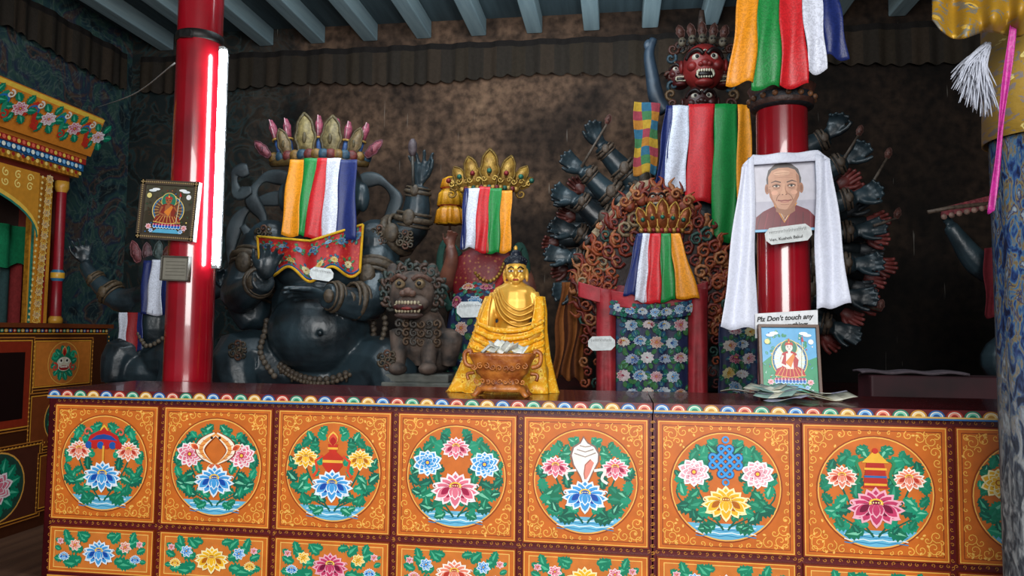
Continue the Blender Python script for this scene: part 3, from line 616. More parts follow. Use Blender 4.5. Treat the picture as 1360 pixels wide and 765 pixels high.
def drape(mb,TLp,TRp,BLp,BRp,y,amp,nf,col,seed=0,nu=36,nv=24,bow=0,out=0,wr=None):
    rs=random.Random(seed); ph=rs.random()*6
    def fn(u,v):
        a=at(TLp[0]+(TRp[0]-TLp[0])*u,TLp[1]+(TRp[1]-TLp[1])*u,y); b=at(BLp[0]+(BRp[0]-BLp[0])*u,BLp[1]+(BRp[1]-BLp[1])*u,y)
        q=a.lerp(b,v); q.y+=-amp*(.4+.6*v)*math.sin(nf*6.283*u+ph+v*.9)-out*math.sin(3.1416*v*.9); q.x+=bow*math.sin(3.1416*v)+amp*.35*math.sin(v*9+u*5+ph); q.z+=amp*.6*math.sin(nf*6.283*u+1+ph)*v
        return q
    mb.sheet(fn,nu,nv,col)
    return fn
drape(mb,(984,222),(1001,208),(957,436),(1006,437),2.812,.010,1.4,'#d8dcec',1,bow=.0)
drape(mb,(1083,203),(1103,212),(1083,412),(1129,404),2.812,.010,1.3,'#d8dcec',2)
drape(mb,(985,220),(1103,212),(1000,206),(1086,200),2.815,.003,2,'#d0d4e4',3,nv=6)
make(mb,'ceremonial_scarf',MSKW,label='long white silk offering scarf draped over the monk portrait',cat='scarf',solid=.002)
def flag(strips,y,lab,amp=.008,out=.0,seed=1):
    mb=MB()
    for i,(a,b,yt,c_,d,yb,col) in enumerate(strips):
        drape(mb,(a,yt),(b,yt),(c_,yb),(d,yb+U(-3,3)),y-(i%2)*.003,amp,.9,col,seed+i,nu=10,nv=20,out=out)
    make(mb,'five_colour_scarf',MSK,label=lab,cat='scarf',solid=.0015,group='five-colour offering scarves')
Y_,G_,R_,W_,B_='#e8941a','#128038','#c81c24','#d8dcea','#1a2864'
flag([(983,1008,-25,965,1001,113,Y_),(1006,1034,-25,999,1036,118,G_),(1033,1062,-25,1036,1072,116,R_),(1061,1088,-25,1071,1096,98,W_),(1087,1108,-25,1094,1127,76,B_)],2.80,'yellow green red white navy silk scarf tied round the pillar',.012,.02,11)

c=at(1045,425,2.80); e=thing('warning_sign','white paper sign asking visitors not to touch','sign',(c.x,2.80,c.z-.04))
p=P2(Vector((c.x,2.80,c.z)),Matrix.Rotation(math.radians(-4),3,'Y')@Vector((1,0,0)),(0,0,1)); p.rect(-.112,-.06,.108,.03,'#e4e6ea'); make(p,'paper',MC,e)
text("Plz Don't touch any",(c.x-.106,2.797,c.z-.007),.0245,e,INK,rot=math.radians(-4),shear=.25,off=.0007)
text("anythings",(c.x-.01,2.797,c.z-.026),.022,e,INK,rot=math.radians(-4),shear=.25,off=.0006)
yb=2.70; c=at(1051,481,yb)
framed('devotional_picture','small framed picture of a seated deity leaning on the pillar',Vector((c.x,yb,ZT+.004+.127)),.208,.252,math.radians(0),lambda p,w,h:deity(p,w,h,'#5cacdc','#2c9468','#d8ece8','#b8202c','#f0e4dc'),'#5c4030',.011,y=yb+.03,lean=math.radians(-9))
def noteobj(name,x,y,z,rz,tx,ty,sx,sy,col,lab,grp):
    mb=MB(); R3=Matrix.Rotation(rz,3,'Z')@Matrix.Rotation(tx,3,'X')@Matrix.Rotation(ty,3,'Y')
    def fn(u,v): return Vector((x,y,z))+R3@Vector(((u-.5)*sx,(v-.5)*sy,.006*math.sin(u*5+x*30)))
    mb.sheet(fn,8,4,lambda u,v: col if (.06<u<.94 and .12<v<.88 and not(.38<u<.6)) else '#dcdccc')
    make(mb,name,MC,label=lab,cat='banknote',group=grp,solid=.0006)
NC=['#8aa8a0','#b8b8a8','#9c9cb0','#c8c0a0','#a8b8b8','#889c88']
for i in range(15):
    px=U(975,1118); py_=U(524,538)
    d=ray(px,py_); q=CAM+d*((ZT-CAM.z)/d.z); q.y=min(max(q.y,2.45),2.62); q.x=at(px,py_,q.y).x
    hb=max(0,.035*(1-abs(px-1030)/60))*(i/15)
    noteobj('banknote',q.x,q.y,ZT+.014+hb*.6+.0012*i,U(-.8,.8),U(-.15,.3),U(-.12,.12),.13,.062,NC[i%6],'crumpled offering banknote lying on the counter','banknotes on the counter')

# ================= GOLD BUDDHA =================
yb=2.71; k=kk(680,yb)
def A(px,py,d=0,Y=yb,K=k): return at(px,py,Y-d*K)
base=A(672,524); base.z=ZT
e=thing('buddha_statue','gilded seated buddha statue wrapped in yellow brocade on the counter','statue',base)
mb=MB()
mb.ell(A(683,405,0),(28*k,18*k,34*k),'#fff'); mb.ell(A(683,388,0),(29*k,15*k,12*k),'#fff'); mb.tube([A(684,385),A(685,372)],[9*k,8*k],'#fff',12)
mb.ell(A(685,359,3),(14.5*k,14*k,18*k),'#fff',seg=20,rings=14); mb.ell(A(685,373,12),(6*k,5*k,5*k),'#fff')
mb.ell(A(685,363,17),(2.4*k,2.8*k,5*k),'#fff')
for s in(1,-1): mb.ell(A(685+s*15,366,2),(2.4*k,4*k,9*k),'#fff'); mb.ell(A(685+s*7.5,368,12.5),(4.5*k,4*k,5*k),'#fff')
limb(mb,[A(658,390),A(652,418,4),A(652,440,14),A(668,452,24)],[8*k,7.5*k,7*k,5*k],'#fff')
limb(mb,[A(708,390),A(716,418,4),A(714,440,14),A(700,452,24)],[8*k,7.5*k,7*k,5*k],'#fff')
limb(mb,[A(681,480,0),A(644,496,8),A(664,505,24),A(700,505,28)],[20*k,15*k,11*k,8*k],'#fff'); limb(mb,[A(681,480,0),A(716,496,8),A(695,505,22),A(662,506,30)],[20*k,15*k,11*k,8*k],'#fff')
mb.ell(A(681,450,0),(28*k,18*k,34*k),'#fff')
make(mb,'body',MGOLD,e,remesh=.0035,sm=2)
mb=MB()
for j in range(4):
    mb.tube(cr([A(664-3*j,384+2*j,11),A(672-2*j,402+6*j,19),A(690-j,412+7*j,19),A(708,404+8*j,14)],6),1.5*k,'#d8a83c',6)
make(mb,'sculpted_robe_folds',MGOLD,e)
mb=MB(); mb.ell(A(685,349,1),(15.4*k,15*k,10.5*k),'#141c2c'); mb.ell(A(685,339,0),(7.5*k,7.5*k,7.5*k),'#141c2c')
for i in range(80):
    a=i*2.4; t=.1+.9*(i/80); q=A(685,350,1)+Vector((15*k*math.cos(a)*math.sqrt(t),14*k*math.sin(a)*math.sqrt(t)*-1,10*k*math.sqrt(max(0,1-t))))
    mb.ell(q,2*k,'#101828',seg=6,rings=4)
make(mb,'hair',MSTAT,e)
mb=MB(); mb.ell(A(685,330,0),(2.6*k,2.6*k,4*k),'#e0b040'); make(mb,'topknot_jewel',MGOLD,e)
for s in(1,-1):
    mb=MB(); mb.ell(A(685+s*6.2,360,16.6),(3.6*k,1.4*k,1.4*k),'#f0ece4'); mb.ell(A(685+s*6.2,359.8,17.9),(1.5*k,.7*k,1.2*k),'#101010',seg=8,rings=5); make(mb,'eye',MSTAT,e)
    mb=MB(); mb.tube([A(685+s*2.5,356.5,17.6),A(685+s*6,354,17.2),A(685+s*10.5,357,14.5)],.9*k,'#2a1a10',5); make(mb,'eyebrow',MSTAT,e)
mb=MB(); mb.ell(A(685,371.5,17.2),(4.2*k,1.6*k,1.5*k),'#a82c24'); make(mb,'lips',MSTAT,e)
MYB=brocade('yellow_brocade','#e4a018','#f8d050','#c88410','#f8dc60',38,.45)
mb=MB()
def rw(v):
    pts=[(0,39),(.15,44),(.35,47),(.6,54),(.85,64),(1,70)]
    for (a,b),(c_,d) in zip(pts,pts[1:]):
        if v<=c_: return b+(d-b)*(v-a)/(c_-a)
    return 70
def robe(u,v):
    a=-math.pi*.66+math.pi*1.32*u
    w=rw(v); dp=20+ (44-20)*v
    fold=1+.06*(.3+v)*math.sin(a*12+v*2)+.04*v*math.sin(a*5+1)
    cx=684+(666-684)*v; py=394+(524-394)*v
    q=A(cx,py,0); q.x+=w*k*math.sin(a)*fold; q.y-=dp*k*math.cos(a)*fold
    return q
mb.sheet(lambda u,v:robe(u*(.30+.13*v),v),26,36,'#fff'); mb.sheet(lambda u,v:robe(1-u*(.30+.13*v),v),26,36,'#fff')
def front(u,v):
    q0=robe(.2+.6*u,.26+.74*v); q0.z-= (.045*math.sin(math.pi*u))*(1-v); q0.y-=.010+.006*math.sin(v*22+3*math.sin(math.pi*u)); return q0
mb.sheet(front,36,60,'#fff')
make(mb,'brocade_robe',MYB,e,solid=.003)
for j in range(5):
    mb=MB(); pts=[]
    for i in range(25):
        t=i/24; q=Vector(robe(.16+.68*t,.22+.075*j+.13*math.sin(math.pi*t))); q.y-=.018; pts.append(q)
    mb.tube(pts,[.004+.006*math.sin(math.pi*i/24) for i in range(25)],'#fff',8); make(mb,'robe_fold',MYB,e)
yo=2.485; k2=kk(665,yo)
def A2(px,py,d=0): return at(px,py,yo-d*k2)
bz=ZT; c=A2(667,500)
e=thing('offering_bowl_stand','carved amber wooden footed offering box filled with banknotes','bowl',(c.x,yo,bz))
mb=MB()
seg=32; prof=[(.34,.0),(.36,.012),(.3,.02),(.27,.035),(.31,.05),(.36,.06),(.40,.09),(.46,.118),(.47,.128),(.44,.128),(.40,.10),(.05,.095)]
W=.235
vs=[];fs=[]
def sq(a,n=3.2): 
    ca,sa=math.cos(a),math.sin(a); r=(abs(ca)**n+abs(sa)**n)**(-1/n); return r*ca,r*sa
for (r,z) in prof:
    for j in range(seg):
        x_,y_=sq(2*math.pi*j/seg); vs.append((c.x+x_*r*W*1.03,yo+y_*r*W*.62,bz+.02+z))
for i in range(len(prof)-1):
    for j in range(seg):
        q=(j+1)%seg; fs.append([i*seg+j,i*seg+q,(i+1)*seg+q,(i+1)*seg+j])
fs.append(list(range(seg))[::-1]); fs.append([(len(prof)-1)*seg+j for j in range(seg)])
mb.add(vs,fs,'#fff')
for sx in(1,-1):
    for sy in(1,-1): mb.tube([(c.x+sx*.07,yo+sy*.035,bz+.03),(c.x+sx*.082,yo+sy*.042,bz+.012),(c.x+sx*.09,yo+sy*.046,bz+.002)],[.014,.01,.012],'#fff',8)
make(mb,'box',MWOOD,e)
mb=MB()
for i in range(9): 
    x_=c.x-.085+.0212*i; mb.curl((x_,yo-.0685,bz+.103+.004*math.sin(i)),.011,'#fff',1.4,i,1 if i%2 else -1,.003)
make(mb,'carved_relief',MWOOD,e)
mb=MB()
for i in range(9): x_=c.x-.085+.0212*i; mb.curl((x_*.9+c.x*.1,yo-.058,bz+.055),.009,'#fff',1.2,i+2,-1 if i%2 else 1,.003)
make(mb,'carved_base_relief',MWOOD,e)
for sx in (1,-1):
    mb=MB(); x_=c.x+sx*.108
    mb.tube(cr([(x_-sx*.008,yo,bz+.1),(x_+sx*.018,yo,bz+.11),(x_+sx*.022,yo,bz+.145),(x_+sx*.004,yo,bz+.155),(x_-sx*.0,yo,bz+.14)],5),.008,'#fff',8); mb.tube(cr([(x_-sx*.012,yo,bz+.08),(x_+sx*.012,yo,bz+.075),(x_+sx*.008,yo,bz+.055)],4),.006,'#fff',8); make(mb,'scroll_handle',MWOOD,e)
for i in range(9): noteobj('banknote',c.x-.055+.015*i,yo-.01+U(-.01,.01),bz+.16+.003*(4-abs(i-4)),U(-1.2,1.2),U(.3,.9),U(-.7,.7),.055,.036,['#d8dcd8','#b8b8b0','#c8c4b8','#e4e4e0'][i%4],'folded pale banknote heaped in the wooden offering box','banknotes in the offering box')

# ================= GENERIC STATUE PARTS =================
def floral(fn,W,H,parent,name,seed,rows,cols_,fs,pal=None,off=.006,dim=.55):
    rs=random.Random(seed); p=P2((0,0,0),dz=.00001); pal=pal or [BLUE,PINK,WHT,PCH,DPK,YEL]
    def mute(c): 
        r,g,b,a=hx(c); return (r*dim,g*dim,b*dim,1)
    PL=[tuple(mute(c) for c in t) for t in pal]
    for r in range(rows):
        for c_ in range(cols_):
            x_=(c_+.5+(.25 if r%2 else -.25))/cols_*W+rs.uniform(-.06,.06)*W/cols_; y_=(r+.5)/rows*H+rs.uniform(-.08,.08)*H/rows
            if not(fs*.8<x_<W-fs*.8): continue
            for j in range(7):
                a=j*.9+rs.random(); p.leaf(x_+fs*.8*math.cos(a),y_+fs*.8*math.sin(a),fs*.85,a+rs.uniform(-.5,.5),mute(rs.choice(['#1c8068','#2c6c98','#4c8c50'])),mute('#78c0a8'))
            (p.lotus if rs.random()<.5 else p.flower)(x_,y_,fs*rs.uniform(.75,.95),PL[(r*2+c_*3+seed)%len(PL)],cen=mute('#f4c83a'))
    nv=[]
    for (x_,y_,z_) in p.v:
        q=Vector(fn(min(1,max(0,x_/W)),min(1,max(0,1-z_/H)))); nv.append((q.x,q.y-off+y_,q.z))
    p.v=nv; return make(p,name,MEMB,parent)
def leafplate(mb,b,h,w,col,lean=0,fwd=0,rim=None):
    b=Vector(b); rim=rim or col
    ax=Vector((math.sin(lean),-fwd,math.cos(lean))).normalized(); sd=Vector((math.cos(lean),0,-math.sin(lean)))
    n=10; ring=[]
    for s in (1,-1):
        for i in range(n+1):
            t=i/n if s>0 else 1-i/n
            ww=w/2*(math.sin(math.pi*min(1,t*.85+.12))**.8)*(1+.1*math.sin(t*18))*(0 if t>.995 else 1)
            ring.append(b+ax*h*t+sd*ww*s)
    o=Vector((0,-.012,0)); ct=b+ax*h*.45; vs=ring+[ct+o*2]+[r+Vector((0,.01,0)) for r in ring]; m=len(ring)
    mb.add(vs,[[i,(i+1)%m,m] for i in range(m)]+[[i,i+m+1,(i+1)%m+m+1,(i+1)%m] for i in range(m)],col)
    mb.tube(ring,h*.035,rim,5,closed=True)
    mb.ell(b+ax*h*.42+o*1.6,(w*.12,.01,h*.13),rim,seg=8,rings=6)
def fierce(mb,c,r,col,dark='#180808'):
    c=Vector(c); f=lambda x,y,z:c+Vector((x*r,-y*r,z*r))
    mb.ell(c,(r*.86,r*.8,r),col,seg=20,rings=14)
    mb.ell(f(0,.55,-.05),(.26*r,.34*r,.22*r),col)
    for s in(1,-1):
        mb.ell(f(s*.17,.72,-.1),(.13*r,.16*r,.12*r),col); mb.ell(f(s*.48,.5,-.12),(.24*r,.26*r,.22*r),col)
        mb.ell(f(s*.34,.62,.22),(.19*r,.17*r,.15*r),'#c8c0b0'); mb.ell(f(s*.33,.77,.22),(.08*r,.05*r,.08*r),'#101010',seg=8,rings=6)
        mb.tube(cr([f(s*.08,.78,.3),f(s*.3,.78,.5),f(s*.6,.55,.42),f(s*.72,.4,.2)],3),.09*r,dark,6)
        mb.ell(f(s*.9,0,.05),(.1*r,.2*r,.28*r),col); mb.tube([f(s*.3,.72,-.38),f(s*.33,.82,-.58),f(s*.3,.84,-.68)],[.06*r,.045*r,.01*r],'#ccc4ac',6)
    mb.ell(f(0,.56,.45),(.13*r,.16*r,.13*r),'#c0b8a8'); mb.ell(f(0,.71,.45),(.05*r,.03*r,.06*r),'#101010',seg=8,rings=6)
    mb.ell(f(0,.52,-.5),(.42*r,.3*r,.2*r),dark); mb.ell(f(0,.45,-.78),(.4*r,.32*r,.18*r),col)
    for i in range(6): mb.ell(f(-.25+.1*i,.8-.02*abs(i-2.5),-.37),(.045*r,.03*r,.07*r),'#ccc4ac',seg=6,rings=5)
    for i in range(6): mb.ell(f(-.25+.1*i,.76-.02*abs(i-2.5),-.62),(.045*r,.03*r,.06*r),'#ccc4ac',seg=6,rings=5)
def beads(mb,pts,r,col,step=1.9):
    P=[Vector(p) for p in pts]; last=P[0]; mb.ell(last,r,col,seg=7,rings=5)
    for q in P[1:]:
        while (q-last).length>r*step:
            last=last+(q-last).normalized()*r*step; mb.ell(last,r,col,seg=7,rings=5)
def bangles(par,lst,col='#6a5030'):
    for (a,b,t,r) in lst:
        mb=MB(); c=Vector(a).lerp(Vector(b),t); n=Vector(b)-Vector(a); nn=n.normalized()
        mb.ring(c,n,r,r*.2,col,18,6); mb.ring(c+nn*r*.35,n,r*.98,r*.1,col,18,5); mb.ring(c-nn*r*.35,n,r*.98,r*.1,col,18,5)
        mb.ell(c+Vector((0,-r*1.05,0)),(r*.4,r*.2,r*.5),col,seg=8,rings=6)
        make(mb,'bracelet',MCARV,par)

# ================= STATUE 1 =================
Y1=4.15; k=kk(430,Y1)
A=lambda px,py,d=0: at(px,py,Y1-d*k)
b0=A(425,520); b0.z=1.0
e=thing('guardian_statue','dark blue pot-bellied guardian statue with tall flame crown','statue',b0)
mb=MB(); D='#222222'
mb.ell(A(425,440,30),(66*k,62*k,56*k),D,seg=28,rings=18); mb.ell(A(428,355,5),(76*k,50*k,54*k),D,seg=24,rings=14)
mb.ell(A(425,405,12),(64*k,52*k,45*k),D); mb.ell(A(425,500,5),(80*k,50*k,30*k),D)
for s in(1,-1): mb.ell(A(430+s*70,325,0),(34*k,32*k,34*k),D); mb.ell(A(428+s*32,362,42),(30*k,14*k,20*k),D)
mb.ell(A(430,256,10),(54*k,46*k,56*k),D,seg=20,rings=14); mb.tube([A(430,330,5),A(431,290,8)],[36*k,34*k],D,14)
for s in(1,-1): mb.ell(A(430+s*52,262,10),(9*k,10*k,20*k),D)
arms1=[([A(350,325,0),A(318,392,40),A(350,372,92)],[30*k,24*k,15*k]),([A(345,350,-10),A(335,425,10),A(305,388,25)],[26*k,19*k,12*k]),
 ([A(502,345,5),A(490,402,52),A(432,392,100)],[30*k,23*k,15*k]),([A(508,325,-8),A(548,300,8),A(556,248,14)],[27*k,22*k,14*k])]
for p_,r_ in arms1: limb(mb,p_,r_,D)
hand(mb,A(352,368,94),(.3,-.1,1),(.5,-1,0),46*k,.3,D,spread=.2); hand(mb,A(304,386,26),(-.3,-.2,.9),(1,-.6,0),38*k,.6,D)
hand(mb,A(430,391,102),(-1,-.05,.08),(0,-.5,-1),50*k,.16,D,-1,.16); hand(mb,A(556,246,14),(.12,0,1),(-.3,-1,0),48*k,.25,D,-1,.3)
limb(mb,[A(390,495,5),A(318,478,50),A(325,540,70)],[44*k,38*k,22*k],D); limb(mb,[A(465,495,5),A(518,488,45),A(525,545,60)],[44*k,36*k,22*k],D)
mb.ell(A(425,442,92),(4*k,3*k,4*k),D)
make(mb,'body',MDARK,e,remesh=.0085)
for pts in ([(385,238,-25),(352,236,-24),(334,262,-20),(350,292,-12),(340,318,-5),(322,300,-5)],[(388,262,-25),(345,268,-24),(316,292,-15),(306,340,-8),(318,378,0)],[(478,240,-22),(505,240,-20),(526,264,-14),(514,290,-8)],[(330,225,-24),(312,232,-20),(316,256,-18),(334,252,-18)],[(520,300,0),(500,340,14),(512,372,18),(500,410,24)]):
    mb=MB(); c_=cr([(*A(x_,y_,d_),0) for x_,y_,d_ in pts],7); mb.tube([Vector(q[:3]) for q in c_],[k*(8+3*math.sin(i*.5)) for i in range(len(c_))],'#39444a',8,fl=.28)
    make(mb,'sash',MDARK2,e)
# carved relief ornaments on shoulders, arms and knees
for cx_,cy_,d_ in ((352,312,30),(506,312,26),(334,352,42),(500,372,44),(540,318,26),(318,465,90),(516,478,80)):
    mb=MB()
    for j in range(7):
        a=j*.9; mb.curl(A(cx_+9*math.cos(a)*(j>0),cy_+9*math.sin(a)*(j>0),d_),5.5*k,['#4c4030','#3c3428','#5c3c2c'][j%3],1.3,a,1 if j%2 else -1,1.8*k)
    make(mb,'carved_ornament',MCARV,e)
bangles(e,[(A(350,325),A(318,392,40),.4,28*k),(A(318,392,40),A(350,372,92),.8,17*k),(A(508,325,-8),A(548,300,8),.5,26*k),(A(548,300,8),A(556,248,14),.15,22*k),(A(548,300,8),A(556,248,14),.85,15.5*k),(A(502,345,5),A(490,402,52),.4,28*k),(A(490,402,52),A(432,392,100),.3,21*k),(A(490,402,52),A(432,392,100),.8,17*k),(A(345,350,-10),A(335,425,10),.6,23*k),(A(335,425,10),A(305,388,25),.7,15*k)],'#4c4032')
mb=MB(); fest=[A(425+72*math.sin(a),438+66*math.cos(a),30+58*math.cos(a)*.35+30*(1-abs(math.sin(a)))) for a in [(-1.75+3.5*i/40) for i in range(41)]]
beads(mb,fest,4.2*k,'#4a4036'); make(mb,'bead_garland',MCARV,e)
mb=MB(); beads(mb,[q+Vector((0,-.012,-.022)) for q in fest],3*k,'#54483a')
for i in range(2,40,3): 
    q=fest[i]; mb.tube([q,q+Vector((0,-.01,-.05))],[.012,.006],'#443a2e',6)
make(mb,'tassel_garland',MCARV,e)
mb=MB(); beads(mb,cr([A(352,440,60),A(346,470,75),A(365,500,85)],8),4*k,'#5a5044'); make(mb,'bead_garland',MCARV,e)
mb=MB(); beads(mb,cr([A(500,395,30),A(512,430,40),A(500,470,60)],8),4*k,'#5a5044'); make(mb,'bead_garland',MCARV,e)
MB1=brocade('red_brocade','#9c1418','#c04820','#8c1c24','#b02420',40,amt=.4)
mb=MB()
def bibp(u,v,ex=0):
    s=u*2-1; x_=412+s*(70-4*v); yt=306-8*s+14*(1-abs(s)); yb_=358+14*math.cos(s*7.5)*(.6)+8*(1-abs(s)); y_=yt+(yb_-yt)*v
    return A(x_,y_,40+36*math.cos(s*1.35)+10*v+2.5*math.sin(s*14)+ex)
mb.sheet(lambda u,v:bibp(u,v),44,14,'#fff'); make(mb,'brocade_bib',MB1,e,solid=.004)
floral(lambda u,v:bibp(u,v),140*k,56*k,e,'embroidered_flower',3,2,7,6*k,[YEL,('#e8a040','#c03028','#7c1418'),('#88b8d8','#2c5c8c','#143c6c')],.008,.5)
mb=MB()
mb.tube([bibp(i/44,1,2) for i in range(45)],1.8*k,'#c89820',6); mb.tube([bibp(i/44,.93,2) for i in range(45)],1.2*k,'#1c4c7c',6); mb.tube([bibp(i/44,0,2) for i in range(45)],1.6*k,'#c8a028',6)
mb.tube([bibp(0,i/10,2) for i in range(11)],1.8*k,'#c89820',6); mb.tube([bibp(1,i/10,2) for i in range(11)],1.8*k,'#c89820',6)
make(mb,'gold_braid',MC,e)
mb=MB()
for i in range(14):
    t=i/13; x_=364+122*t; bow=math.sin(math.pi*t)
    mb.ell(A(x_,210-5*bow,18+30*bow),(8*k,7*k,8*k),['#7c5c28','#28485c','#6c2c28'][i%3],seg=8,rings=6)
mb.tube([A(362+126*t,217-3*math.sin(math.pi*t),16+32*math.sin(math.pi*t)) for t in [i/20 for i in range(21)]],5.5*k,'#5c4824',8)
for i,(x_,y1,ln) in enumerate(((368,160,-.6),(384,158,-.3),(447,158,.1),(460,162,.3),(480,164,.6),(424,154,0))):
    b_=A(x_ if abs(ln)<.1 else x_-ln*10,208,25); tp=A(x_+ln*14,y1,22); m1=b_.lerp(tp,.45)
    mb.tube([b_,m1],[4.5*k,4*k],'#2c4c80',8); mb.tube([m1,b_.lerp(tp,.8),tp],[4*k,5.5*k,2*k],'#944458',8); mb.ring(m1,(tp-b_),5*k,1.5*k,'#a8823c',12,5); mb.tube([b_.lerp(tp,.5)+Vector((0,-.02,0)),tp+Vector((0,-.02,0))],[1.2*k,.8*k],'#c898a0',5)
for x_,h_,w_,ln,ct in ((407,58,26,-.08,'#8c7c50'),(438,54,26,.05,'#80724e'),(383,40,16,-.35,'#746040'),(465,40,16,.35,'#746040'),(358,30,12,-.8,'#84444e'),(486,30,12,.8,'#84444e')):
    leafplate(mb,A(x_,208,30),h_*k,w_*k,ct,ln,0,'#54482c' if w_>15 else '#5c2c38')
make(mb,'flame_crown',MCARV,e)
mb=MB(); mb.tube([A(549,250,30),A(548,205,30)],[2*k,2*k],'#3a3630',6); mb.ell(A(548,196,30),(6*k,5*k,12*k),'#4c4044'); make(mb,'held_bud',MCARV,e)
flag([(385,405,212,375,397,313,Y_),(404,422,210,396,411,313,G_),(421,436,210,403,427,316,R_),(435,453,210,426,448,316,W_),(452,474,212,447,474,318,B_)],Y1-66*k,'yellow green red white blue scarf veiling the guardian statue face',.010,.012,21)
note(427,364,30*k,15*k,Y1-96*k,math.radians(8),'small white paper label on the guardian statue chest',lines=1)

# ================= SMALL LEFT STATUE =================
Y2=4.55; k=kk(190,Y2)
A=lambda px,py,d=0: at(px,py,Y2-d*k)
b0=A(190,500); b0.z=1.0
e=thing('attendant_statue','dark attendant statue raising one arm, face veiled by scarf','statue',b0)
mb=MB()
mb.ell(A(205,430,0),(34*k,28*k,42*k),D); mb.ell(A(205,395,0),(30*k,22*k,22*k),D); mb.ell(A(203,362,8),(19*k,19*k,24*k),D); mb.ell(A(195,490,0),(44*k,36*k,30*k),D)
limb(mb,[A(190,395),A(158,398,4),A(122,366,8),A(112,350,8)],[17*k,16*k,10*k,8*k],D); hand(mb,A(112,350,8),(-.1,0,1),(.6,-1,0),36*k,.3,D,spread=.25)
limb(mb,[A(222,395),A(252,412,15),A(262,400,18),A(300,382,18)],[17*k,15*k,10*k,8*k],D); hand(mb,A(300,382,18),(1,-.1,.2),(0,-.3,1),28*k,.3,D)
limb(mb,[A(190,480),A(160,470,25),A(150,520,30)],[26*k,22*k,14*k],D); limb(mb,[A(205,480),A(235,478,30),A(220,520,35)],[26*k,22*k,14*k],D)
make(mb,'body',MDARK,e,remesh=.0085)
mb=MB()
for x_,ln,h_,ct in ((184,-.35,30,'#7a4448'),(196,-.1,26,'#6a4c50'),(208,.1,28,'#4c5a58'),(218,.35,24,'#6a3a34')): leafplate(mb,A(x_,348,14),h_*k,13*k,ct,ln)
make(mb,'crown',MCARV,e)
mb=MB(); beads(mb,cr([A(178,425,20),A(195,460,34),A(228,440,26)],8),3*k,'#64584a'); make(mb,'bead_garland',MCARV,e)
bangles(e,[(A(158,398,4),A(122,366,8),.3,16*k),(A(158,398,4),A(122,366,8),.85,11*k)],'#5c4c38')
mb=MB(); drape(mb,(158,415),(190,415),(155,466),(190,466),Y2-30*k,.01,1.5,lambda u,v:(W_ if u<.4 else ('#8c1c20' if u<.75 else B_)) ,5,nu=16); make(mb,'cloth_strip',MSK,e,solid=.002)
flag([(190,203,346,188,203,418,B_),(202,216,345,196,216,418,W_),(215,226,346,214,226,418,B_)],Y2-32*k,'short blue and white scarf over the attendant statue face',.01,.01,31)

# ================= LION =================
Y3=3.95; k=kk(560,Y3)
A=lambda px,py,d=0: at(px,py,Y3-d*k)
b0=A(560,515); b0.z=1.0
e=thing('guardian_lion_statue','weathered grey-brown seated snow lion statue baring its teeth','statue',b0)
mb=MB(); L_='#5c4c44'
mb.ell(A(548,392,20),(30*k,28*k,32*k),L_,seg=20,rings=14); mb.ell(A(560,445,0),(34*k,30*k,42*k),L_); mb.ell(A(578,465,-8),(28*k,30*k,32*k),L_)
for s in(1,-1):
    limb(mb,[A(552+s*20,440,14),A(550+s*20,470,24),A(548+s*20,488,30)],[15*k,11*k,9*k],L_); mb.ell(A(548+s*20,490,38),(12*k,16*k,8*k),L_)
    limb(mb,[A(575+s*16,465,-5),A(580+s*18,452,10),A(578+s*18,486,10)],[17*k,17*k,9*k],L_); mb.ell(A(548+s*26,362,15),(9*k,7*k,13*k),L_)
mb.ell(A(548,403,46),(22*k,14*k,12*k),L_)
make(mb,'body',plain('weathered_grey_brown','#1e1a18','#5c4c42',12,.75,0,30,.5),e,remesh=.007)
mb=MB(); c_=A(548,388,36); f=lambda x_,y_,z_:c_+Vector((x_*k,-y_*k,z_*k))
for s in(1,-1):
    mb.ell(f(s*13,12,10),(7*k,6*k,6.5*k),'#887458'); mb.ell(f(s*13,18,10),(3*k,2*k,3*k),'#141210',seg=8,rings=6); mb.tube(cr([f(s*4,16,15),f(s*14,16,20),f(s*26,8,14)],4),3.2*k,'#5c4034',6)
    mb.ell(f(s*6,22,-3),(5*k,5*k,4.5*k),'#6c5044'); mb.tube([f(s*15,20,-17),f(s*15,22,-26)],[3*k,1*k],'#a89c80',6)
mb.ell(f(0,20,-1),(7*k,7*k,6*k),'#6c5044'); mb.ell(f(0,19,-20),(20*k,8*k,7*k),'#3c1412')
for i in range(8): mb.ell(f(-14+4*i,26-.3*(i-3.5)**2,-14.5),(2*k,1.5*k,2.6*k),'#a89c80',seg=6,rings=5)
for i in range(8): mb.ell(f(-14+4*i,25-.3*(i-3.5)**2,-25),(2*k,1.5*k,2.2*k),'#a89c80',seg=6,rings=5)
mb.ell(f(0,16,-30),(19*k,9*k,5*k),'#54403a'); mb.ell(f(0,24,-22),(8*k,6*k,2.5*k),'#7c2420')
make(mb,'face_details',MCARV,e)
mb=MB()
for i in range(34):
    a=-.6+4.35*i/33; rr=33+ (i%3)*3; mb.curl(A(548+rr*math.cos(a),388-rr*.9*math.sin(a),14+4*(i%2)),8*k,['#3c3a34','#4c382e','#2c3834'][i%3],1.2,a,1 if i%2 else -1,3*k)
make(mb,'mane',MCARV,e)
mb=MB()
for i in range(18): mb.curl(A(530+10*(i%6),430+12*(i//6),36-4*(i//6)),6*k,['#443e38','#54402e'][i%2],1.2,i,1,2.2*k)
make(mb,'chest_curls',MCARV,e)
mb=MB(); q=A(563,500,0); mb.box((q.x,q.y,1.045),(90*k,84*k,.078),'#3c403c'); mb.box((q.x,q.y,1.105),(84*k,78*k,.045),'#555a54'); make(mb,'plinth',MGREY,e,bevel=.008)

